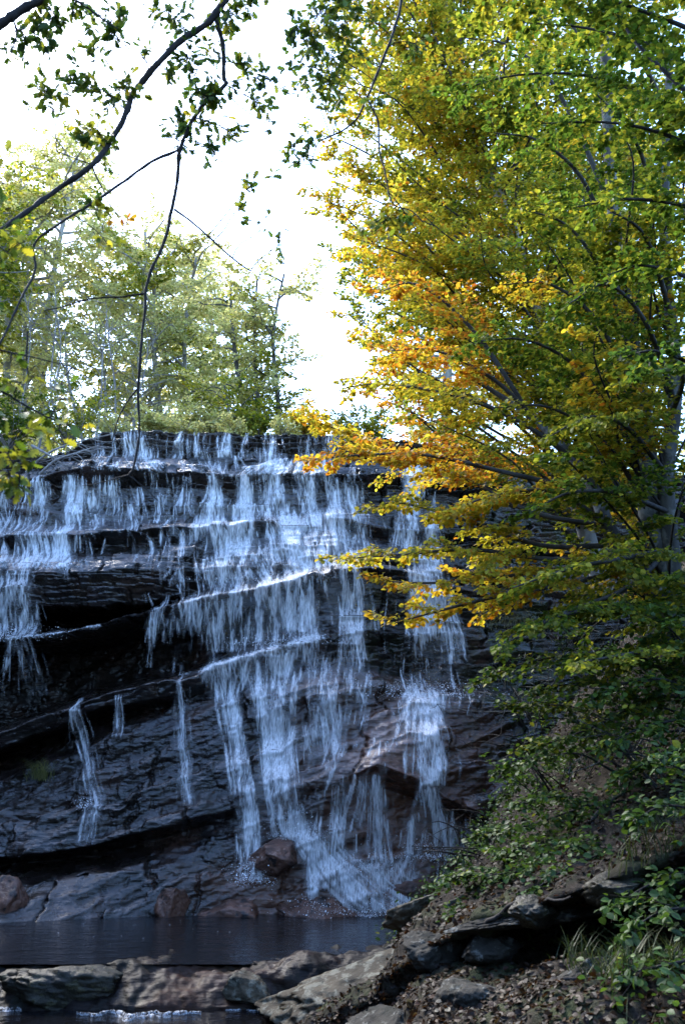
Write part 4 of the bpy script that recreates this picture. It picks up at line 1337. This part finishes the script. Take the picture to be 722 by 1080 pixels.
# ---- oak branches overhead, near the camera
def oak_branch(label, limbs, clusters, seed, base, leaf=0.046, more=2.7):
    rng = np.random.RandomState(seed)
    b = thing('oak_branch', base, label, 'branch', 'oak branches hanging into view')
    allp = []
    for pts, r0, r1 in limbs:
        P_ = px_path(pts, 7)
        m = len(P_)
        P_ = P_ + 0.012 * np.stack([fbm(P_ * 3 + 40 * k, 4) for k in range(3)], 1)
        r = np.linspace(r0, r1, m) * (1 + 0.10 * rng.normal(size=m)) * 1.05
        Tubes().add(P_, r, 7).build('limb', M_DARKBARK, b)
        allp.append(P_)
    allp = np.concatenate(allp)
    tw = Tubes()
    pos, dr, nm, col, sz = [], [], [], [], []
    for px, py, Y, rp, n, pal in clusters:
        c = at(px, py, Y)
        R = rp / FPX * Y
        q = allp[np.argmin(np.linalg.norm(allp - c, axis=1))]
        main = curve_limb(q, c, rng, 0.03, 0.06, 7)
        tw.add(main, np.linspace(0.0035, 0.0018, 7), 5)
        n = int(n * more)
        k = max(3, n // 4)
        for j in range(k):
            e = c + rng.normal(size=3) * R * np.array([0.8, 0.8, 0.7])
            s = curve_limb(main[rng.randint(3, 7)], e, rng, 0, 0.08, 5)
            tw.add(s, np.linspace(0.002, 0.001, 5), 4)
            for a in range(int(math.ceil(n / k))):
                u = rng.uniform(0.45, 1)
                pos.append(s[int(u * 4)] + rng.normal(size=3) * 0.008)
                d = (s[-1] - s[0])
                d = d / (np.linalg.norm(d) + 1e-6) + rng.normal(size=3) * 0.75 - UP * 0.15
                dr.append(d)
                nm.append(UP * 0.8 + rng.normal(size=3) * 0.55)
                col.append(pick_colours(pal, 1, rng)[0])
                sz.append(leaf * rng.uniform(0.6, 1.2))
    tag(tw.build('twigs', M_DARKBARK, b), kind='stuff')
    build_leaves('leaves', pos, dr, nm, np.array(sz), col, M_OAKLEAF, b, 'oak')


D1 = 4.4
oak_branch('long dark oak branch with lobed leaves crossing the white sky', [
    ([(300, -70, D1), (262, -30, D1), (235, 2, D1), (220, 22, D1), (190, 45, D1), (165, 70, D1), (142, 95, D1), (132, 120, 4.3), (115, 150, 4.3), (95, 175, 4.2), (60, 200, 4.2), (25, 227, 4.1), (-20, 256, 4.0)], 0.020, 0.011),
    ([(228, 20, D1), (235, 50, 4.45), (236, 80, 4.5), (238, 88, 4.5), (220, 105, 4.5), (200, 132, 4.5), (190, 155, 4.5), (188, 190, 4.55), (182, 225, 4.6), (170, 262, 4.6), (155, 295, 4.6), (151, 330, 4.6), (148, 375, 4.6), (145, 415, 4.65), (148, 460, 4.7), (142, 490, 4.7), (136, 500, 4.7)], 0.013, 0.005),
    ([(190, 155, 4.5), (165, 168, 4.45), (135, 188, 4.4), (95, 215, 4.3), (55, 240, 4.2), (37, 258, 4.2), (37, 285, 4.2), (20, 320, 4.1), (-6, 372, 4.0)], 0.008, 0.005),
    ([(185, 222, 4.6), (215, 245, 4.7), (250, 275, 4.8), (265, 285, 4.85)], 0.006, 0.004),
    ([(152, 310, 4.6), (125, 313, 4.6), (100, 315, 4.6), (75, 321, 4.6), (45, 327, 4.6)], 0.006, 0.0025),
    ([(146, 408, 4.65), (130, 430, 4.65), (122, 448, 4.65), (119, 466, 4.65)], 0.005, 0.0025),
    ([(136, 500, 4.7), (150, 512, 4.7), (168, 530, 4.7)], 0.004, 0.002),
    ([(136, 500, 4.7), (115, 506, 4.7), (84, 512, 4.7)], 0.0035, 0.0015),
    ([(97, 176, 4.3), (104, 192, 4.3), (110, 205, 4.3)], 0.005, 0.003),
    ([(60, 160, 4.2), (95, 172, 4.25), (130, 186, 4.3)], 0.003, 0.003),
], [
    (50, 95, 4.2, 22, 34, 'green'), (72, 80, 4.2, 16, 18, 'dark'), (90, 88, 4.2, 14, 14, 'green'), (128, 92, 4.3, 20, 26, 'green'), (112, 100, 4.3, 14, 12, 'dark'),
    (150, 45, 4.3, 8, 6, 'green'), (178, 78, 4.4, 10, 10, 'green'), (200, 62, 4.4, 24, 30, 'dark'), (222, 52, 4.5, 16, 18, 'green'), (210, 98, 4.5, 20, 30, 'dark'), (226, 104, 4.5, 14, 16, 'green'),
    (190, 132, 4.5, 18, 20, 'dark'), (215, 130, 4.5, 14, 12, 'green'), (226, 158, 4.5, 16, 18, 'dark'), (250, 145, 4.5, 14, 14, 'green'), (184, 146, 4.5, 12, 12, 'dark'),
    (95, 138, 4.3, 20, 22, 'lime'), (106, 152, 4.3, 14, 14, 'green'), (86, 140, 4.3, 12, 10, 'green'), (108, 222, 4.3, 12, 10, 'lime'), (130, 238, 4.3, 8, 6, 'orange'), (112, 255, 4.3, 10, 6, 'lime'), (98, 215, 4.3, 10, 8, 'dark'),
    (175, 12, 4.4, 22, 26, 'green'), (190, 20, 4.4, 14, 12, 'dark'), (245, 15, 4.4, 22, 34, 'green'), (265, 8, 4.4, 16, 20, 'green'), (110, 20, 4.2, 22, 24, 'dark'), (92, 40, 4.2, 18, 18, 'green'), (120, 30, 4.2, 14, 12, 'dark'),
    (262, 70, 4.5, 22, 24, 'green'), (282, 80, 4.5, 18, 18, 'dark'), (272, 105, 4.5, 16, 16, 'green'), (285, 134, 4.5, 8, 4, 'dark'),
    (270, 190, 4.6, 16, 10, 'green'), (258, 220, 4.6, 14, 9, 'green'), (278, 232, 4.6, 8, 4, 'dark'), (300, 255, 4.6, 14, 7, 'green'), (246, 90, 4.5, 8, 5, 'dark'),
], 101, (1.0, 4.4, 9.0))

oak_branch('stout oak branch end with small leaves at the picture corner', [
    ([(-40, 55, 3.9), (0, 28, 3.9), (25, 10, 3.9), (60, -14, 3.9), (90, -40, 3.9)], 0.026, 0.018),
    ([(14, 20, 3.9), (17, 40, 3.9), (10, 62, 3.9)], 0.005, 0.003),
    ([(60, -12, 3.9), (96, 8, 4.0), (125, 30, 4.0)], 0.008, 0.003),
], [(45, 30, 4.0, 20, 26, 'green'), (60, 20, 4.0, 18, 20, 'dark'), (75, 8, 4.0, 14, 14, 'green'), (28, 42, 4.0, 14, 14, 'dark'), (8, 55, 4.0, 10, 8, 'green'), (50, 44, 4.0, 14, 12, 'dark'), (128, 10, 4.0, 14, 10, 'green')], 102, (-2.0, 3.9, 6.5))

oak_branch('slender oak branch curving down in front of the yellow beech', [
    ([(428, -60, 4.8), (423, 0, 4.8), (415, 34, 4.8), (400, 70, 4.8), (387, 103, 4.8), (372, 130, 4.8), (345, 145, 4.8), (334, 152, 4.8), (328, 172, 4.8)], 0.010, 0.003),
    ([(387, 103, 4.8), (398, 128, 4.8), (400, 158, 4.8), (405, 180, 4.8), (412, 214, 4.8), (432, 222, 4.8), (446, 236, 4.8)], 0.006, 0.003),
    ([(423, -10, 4.8), (400, -20, 4.8), (360, -10, 4.8), (330, 10, 4.8)], 0.006, 0.003),
], [
    (345, 20, 4.7, 26, 46, 'green'), (330, 50, 4.7, 24, 36, 'green'), (352, 60, 4.7, 22, 32, 'green'), (310, 35, 4.7, 16, 20, 'dark'), (345, 85, 4.7, 22, 30, 'green'), (325, 90, 4.7, 16, 16, 'green'), (315, 65, 4.7, 14, 14, 'dark'),
    (360, 5, 4.7, 22, 34, 'green'), (385, 20, 4.7, 18, 24, 'green'), (302, 152, 4.7, 14, 10, 'green'), (322, 160, 4.7, 14, 10, 'dark'), (305, 172, 4.7, 10, 6, 'green'), (330, 145, 4.7, 10, 6, 'dark'),
    (395, 105, 4.7, 14, 12, 'green'), (440, 50, 4.7, 16, 14, 'green'), (345, 115, 4.7, 14, 10, 'green'), (404, 235, 4.8, 18, 16, 'lime'), (422, 240, 4.8, 14, 12, 'green'), (392, 245, 4.8, 14, 8, 'lime'),
    (355, 35, 4.7, 22, 30, 'green'), (372, 50, 4.7, 18, 20, 'green'),
], 103, (0.6, 4.8, 7.6))

oak_branch('bunch of big green and yellow oak leaves at the edge before the brushy bank', [
    ([(-60, 350, 3.2), (0, 372, 3.2), (40, 378, 3.2), (82, 390, 3.2)], 0.004, 0.0016),
    ([(-60, 390, 3.2), (-10, 408, 3.2), (20, 422, 3.2), (48, 438, 3.2), (66, 446, 3.2)], 0.005, 0.002),
    ([(-60, 470, 3.1), (-20, 470, 3.1), (8, 480, 3.1), (22, 500, 3.1)], 0.005, 0.002),
    ([(30, 350, 3.3), (29, 372, 3.3), (31, 396, 3.3)], 0.004, 0.003),
    ([(-30, 260, 3.2), (0, 262, 3.2), (14, 275, 3.2)], 0.004, 0.002),
], [
    (66, 412, 3.2, 16, 9, 'green'), (58, 432, 3.2, 16, 9, 'green'), (80, 452, 3.2, 14, 7, 'green'), (62, 455, 3.2, 14, 6, 'lime'), (12, 384, 3.2, 8, 4, 'green'), (20, 405, 3.2, 10, 5, 'green'), (24, 436, 3.2, 10, 5, 'lime'), (6, 400, 3.2, 14, 8, 'lime'),
    (4, 440, 3.1, 16, 10, 'green'), (14, 465, 3.1, 18, 16, 'lime'), (4, 478, 3.1, 20, 18, 'green'), (22, 485, 3.1, 14, 12, 'lime'), (10, 500, 3.1, 16, 12, 'lime'), (20, 512, 3.1, 12, 8, 'lime'), (0, 505, 3.1, 12, 8, 'green'),
    (4, 270, 3.2, 16, 14, 'green'), (12, 262, 3.2, 10, 6, 'lime'), (2, 210, 3.2, 14, 10, 'dark'), (3, 150, 3.2, 12, 9, 'green'), (6, 235, 3.2, 8, 5, 'green'), (26, 255, 3.2, 8, 4, 'lime'),
], 104, (-2.2, 3.2, 3.6), 0.052, 0.95)

# bare twiggy shrubs and fallen sticks on the bank
for k, (px, py, Y, R_, lab) in enumerate([
    (650, 800, 10.6, 0.9, 'grey bare twiggy shrub on the brown slope under the beech'), (700, 830, 9.2, 0.8, 'grey bare twiggy shrub at the picture edge above the black hollow'),
    (590, 850, 10.8, 0.8, 'grey bare twiggy shrub on the slope behind the sparse bush'), (560, 760, 13.2, 0.9, 'grey bare twiggy shrub at the top edge of the bank by the tan mound'),
    (520, 905, 11.2, 0.6, 'low bare twiggy shrub on the leafy slope nearest the pool'), (640, 720, 12.6, 1.0, 'grey bare twiggy shrub below the beech roots')]):
    rng = np.random.RandomState(140 + k)
    b0 = at(px, py, Y)
    b = thing('bare_shrub', b0, lab, 'shrub', 'bare shrubs on the bank')
    t = Tubes()
    for q in range(16):
        a = rng.rand() * 6.283
        e = b0 + np.array([math.cos(a) * R_ * rng.uniform(0.4, 1.3) - 0.3 * R_, math.sin(a) * R_ * 0.7 - 0.2, R_ * rng.uniform(0.1, 0.9)])
        L_ = curve_limb(b0 + rng.normal(size=3) * 0.05, e, rng, 0.10, 0.10, 10)
        t.add(L_, np.linspace(0.012, 0.003, 10), 5)
        for z in range(4):
            p = L_[rng.randint(3, 10)]
            t.add(curve_limb(p, p + rng.normal(size=3) * 0.22 * R_ - UP * 0.03, rng, 0, 0.1, 5), np.linspace(0.005, 0.002, 5), 4)
    tag(t.build('stems', M_BEECHBARK if k % 2 else M_DARKBARK, b), kind='stuff')
for k, (pts, lab) in enumerate([
    ([(470, 962, 9.7), (520, 925, 9.9), (580, 905, 9.7), (625, 884, 9.3)], 'long fallen stick lying along the leafy slope above the hollow'),
    ([(500, 985, 8.2), (540, 962, 7.9), (600, 950, 7.2)], 'crooked fallen stick on the lip of the hollow'),
    ([(560, 1050, 6.6), (610, 1036, 6.6), (660, 1040, 6.4)], 'thin fallen stick among leaves before the black hollow'),
    ([(610, 880, 9.2), (660, 830, 9.6), (690, 770, 10.2)], 'pale root running down the brown slope'),
    ([(640, 860, 9.4), (668, 800, 10.0), (704, 720, 10.6)], 'second pale root running down the slope beside the picture edge')]):
    P_ = px_path(pts, 8)
    P_ = P_ + 0.05 * np.stack([fbm(P_ * 3 + 20 * q, 4) for q in range(3)], 1) + UP * 0.03
    o = Tubes().add(P_, np.linspace(0.022, 0.009, len(P_)), 7).build('root' if 'root' in lab else 'fallen_stick', M_DARKBARK if 'crooked' in lab or 'thin' in lab else M_BEECHBARK)
    tag(o, lab, 'root' if 'root' in lab else 'stick', 'wood on the bank')

# ------------------------------------------------------------------ spray where the water lands
m, N, L = new_mat('water_spray')
finish(N, L, principled(N, L, (0.9, 0.92, 0.95), 0.5))
rng = np.random.RandomState(150)
sp = []
for px, py, rx, rz, n in [(266, 926, 0.16, 0.10, 900), (336, 962, 0.2, 0.06, 700), (400, 960, 0.5, 0.07, 1300), (450, 733, 0.5, 0.08, 1600), (16, 672, 0.35, 0.07, 900), (315, 880, 0.22, 0.10, 1000),
                          (438, 902, 0.16, 0.08, 500), (459, 902, 0.16, 0.08, 500), (386, 915, 0.25, 0.08, 500), (300, 680, 0.6, 0.05, 700), (290, 612, 0.8, 0.04, 500), (62, 600, 0.25, 0.05, 400), (95, 850, 0.12, 0.06, 250)]:
    c = hit(px, py)
    g_ = rng.normal(size=(n, 3)) * np.array([rx, 0.10, rz])
    sp.append(c + np.array([0, -0.12, 0.02]) + g_ + UP * np.abs(g_[:, 2:3]) * 0.5)
sp = np.concatenate(sp)
spr = build_leaves('water_spray', sp, rng.normal(size=sp.shape), rng.normal(size=sp.shape), 0.012 * np.exp(rng.normal(size=len(sp)) * 0.35), np.ones((len(sp), 3)), m, None, 'far')
tag(spr, 'fine white droplets splashing where the falls land', 'spray', None, 'stuff')

# ------------------------------------------------------------------ leaf litter, grass
rng = np.random.RandomState(77)
nr, nc = BG.shape[:2]
NRM = np.cross(np.gradient(BG, axis=1), np.gradient(BG, axis=0))
NRM /= np.linalg.norm(NRM, axis=2)[..., None] + 1e-9
NRM *= np.sign(NRM[..., 2:3] + 1e-9)
ri, cj = rng.randint(0, nr - 1, 60000), rng.randint(0, nc - 1, 60000)
ok = (NRM[ri, cj][:, 2] > 0.25)
ri, cj = ri[ok], cj[ok]
n = len(ri)
pos = BG[ri, cj] + (BG[ri + 1, cj] - BG[ri, cj]) * rng.rand(n, 1) + (BG[ri, np.minimum(cj + 1, nc - 1)] - BG[ri, cj]) * rng.rand(n, 1) + NRM[ri, cj] * 0.012
lc = np.array([(0.16, 0.075, 0.03), (0.22, 0.11, 0.05), (0.09, 0.05, 0.03), (0.30, 0.20, 0.10), (0.24, 0.08, 0.03), (0.5, 0.45, 0.33)])
kk = rng.choice(6, n, p=[.26, .16, .42, .06, .08, .02])
lit = build_leaves('fallen_leaves', pos, rng.normal(size=(n, 3)) * np.array([1, 1, 0.25]), NRM[ri, cj] + rng.normal(size=(n, 3)) * 0.35, 0.050 * rng.uniform(0.5, 1.2, n), 0.16 * lc[kk] * np.exp(rng.normal(size=(n, 1)) * 0.25), M_OAKLEAF, None)
tag(lit, 'brown and orange fallen leaves strewn over the bank', 'leaf litter', None, 'stuff')


# low green growth on the bank
msk = fbm(BG * 0.9 + 5, 4)
ri, cj = rng.randint(0, nr - 1, 60000), rng.randint(0, nc - 1, 60000)
q_ = BG[ri, cj]
ok = (NRM[ri, cj][:, 2] > 0.2) & (msk[ri, cj] > 0.12 - 0.10 * (q_[:, 1] > 8.5)) & (rng.rand(60000) < np.where(q_[:, 1] < 8.0, 0.05, 0.2)) & (q_[:, 0] > np.where(q_[:, 1] < 10.5, 1.6, 0.6))
ri, cj = ri[ok], cj[ok]
P0, C0 = [], []
for k in range(4):
    m_ = len(ri)
    P0.append(BG[ri, cj] + NRM[ri, cj] * rng.uniform(0.02, 0.22, (m_, 1)) + rng.normal(size=(m_, 3)) * 0.06)
P0 = np.concatenate(P0)
ug = build_leaves('undergrowth', P0, rng.normal(size=P0.shape) * np.array([1, 1, 0.35]), UP + rng.normal(size=P0.shape) * 0.5, 0.05 * rng.uniform(0.5, 1.4, len(P0)), pick_colours('dark', len(P0), rng), M_OAKLEAF, None, 'beech')
tag(ug, 'low dark green growth in patches on the bank', 'undergrowth', None, 'stuff')


def grass_mesh(name, roots, h, label, cat, seed, kind=None, spread=0.5, cols=((0.02, 0.04, 0.012), (0.06, 0.07, 0.022))):
    rng = np.random.RandomState(seed)
    n = len(roots)
    a = rng.rand(n) * 2 * np.pi
    ln = h * rng.uniform(0.5, 1.2, n)
    out = np.stack([np.cos(a), np.sin(a), 0 * a], 1)
    sd = np.stack([-np.sin(a), np.cos(a), 0 * a], 1)
    V = []
    for t, wdt in ((0, 1), (0.4, 0.85), (0.75, 0.5), (1, 0.05)):
        c = roots + UP * (ln * (t - 0.35 * spread * t * t))[:, None] + out * (ln * spread * t * t)[:, None]
        V += [c - sd * 0.004 * wdt, c + sd * 0.004 * wdt]
    V = np.stack(V, 1).reshape(-1, 3)
    q = np.array([[0, 1, 3, 2], [2, 3, 5, 4], [4, 5, 7, 6]])
    F = (np.arange(n)[:, None, None] * 8 + q[None]).reshape(-1, 4)
    c0, c1 = np.array(cols[0]), np.array(cols[1])
    c = np.repeat(c0 + (c1 - c0) * rng.rand(n, 1), 8, 0)
    ob = make_mesh(name, V, F, M_OAKLEAF, None, False, {'leaf_colour': c})
    return tag(ob, label, cat, None, kind)


sel = rng.randint(0, nr, 40000), rng.randint(0, nc, 40000)
pp = BG[sel]
g = (pp[:, 1] < 7.4) & (pp[:, 1] > 5.2) & (pp[:, 0] > 1.5) & (fbm(pp * 1.4 + 2, 2) > -0.05)
grass_mesh('grass', pp[g], 0.26, 'dark green grass at the foot of the bank', 'grass', 5, 'stuff', 0.7)
tp = hit(42, 822)
troots = tp + rng.normal(size=(130, 3)) * np.array([0.10, 0.03, 0.02]) + np.array([0, -0.03, 0])
grass_mesh('grass_tuft', troots, 0.42, 'yellow green grass tuft growing on the dark slab', 'grass', 6, None, 0.8, ((0.10, 0.12, 0.03), (0.26, 0.24, 0.09)))
# pale dead grass fringe on the ledge right of the narrow veil
fr = np.array([hit(a, b) for a, b in zip(rng.uniform(505, 580, 160), rng.uniform(655, 664, 160))]) + rng.normal(size=(160, 3)) * 0.04
grass_mesh('grass_tuft', fr, 0.35, 'fringe of pale dry grass on the ledge under the orange leaves', 'grass', 8, None, 1.0, ((0.16, 0.14, 0.06), (0.3, 0.27, 0.14)))

# ------------------------------------------------------------------ light
SUN_EL, SUN_AZ = 44.0, -38.0                                     # ahead of the camera, a little to the left
w = bpy.data.worlds.new('World')
scene.world = w
w.use_nodes = True
wn, wl = w.node_tree.nodes, w.node_tree.links
bg = wn['Background']
sky = wn.new('ShaderNodeTexSky')
sky.sky_type = 'NISHITA'
sky.sun_disc = False
sky.sun_elevation = rad(SUN_EL)
sky.sun_rotation = rad(SUN_AZ)
sky.air_density = 1.0
sky.dust_density = 1.0
sky.ozone_density = 6.0
wl.new(sky.outputs['Color'], bg.inputs['Color'])
bg.inputs['Strength'].default_value = 0.15
sl = bpy.data.lights.new('sun', 'SUN')
sl.energy = 1.5
sl.angle = rad(24)
sl.color = (1.0, 0.94, 0.85)
so = bpy.data.objects.new('sun', sl)
COL.objects.link(so)
sd = Vector((math.cos(rad(SUN_EL)) * math.sin(rad(SUN_AZ)), math.cos(rad(SUN_EL)) * math.cos(rad(SUN_AZ)), math.sin(rad(SUN_EL))))
so.rotation_euler = (-sd).to_track_quat('-Z', 'Y').to_euler()
so.location = sd * 60

scene.view_settings.view_transform = 'Standard'
scene.view_settings.look = 'None'
scene.view_settings.gamma = 1.0
scene.view_settings.exposure = 2.8
scene.render.engine = 'CYCLES'
scene.cycles.use_denoising = True
scene.cycles.max_bounces = 14
scene.cycles.transparent_max_bounces = 12
scene.cycles.diffuse_bounces = 8
scene.cycles.glossy_bounces = 3
scene.cycles.transmission_bounces = 10
scene.cycles.sample_clamp_indirect = 6.0
scene.cycles.caustics_reflective = False
scene.cycles.caustics_refractive = False
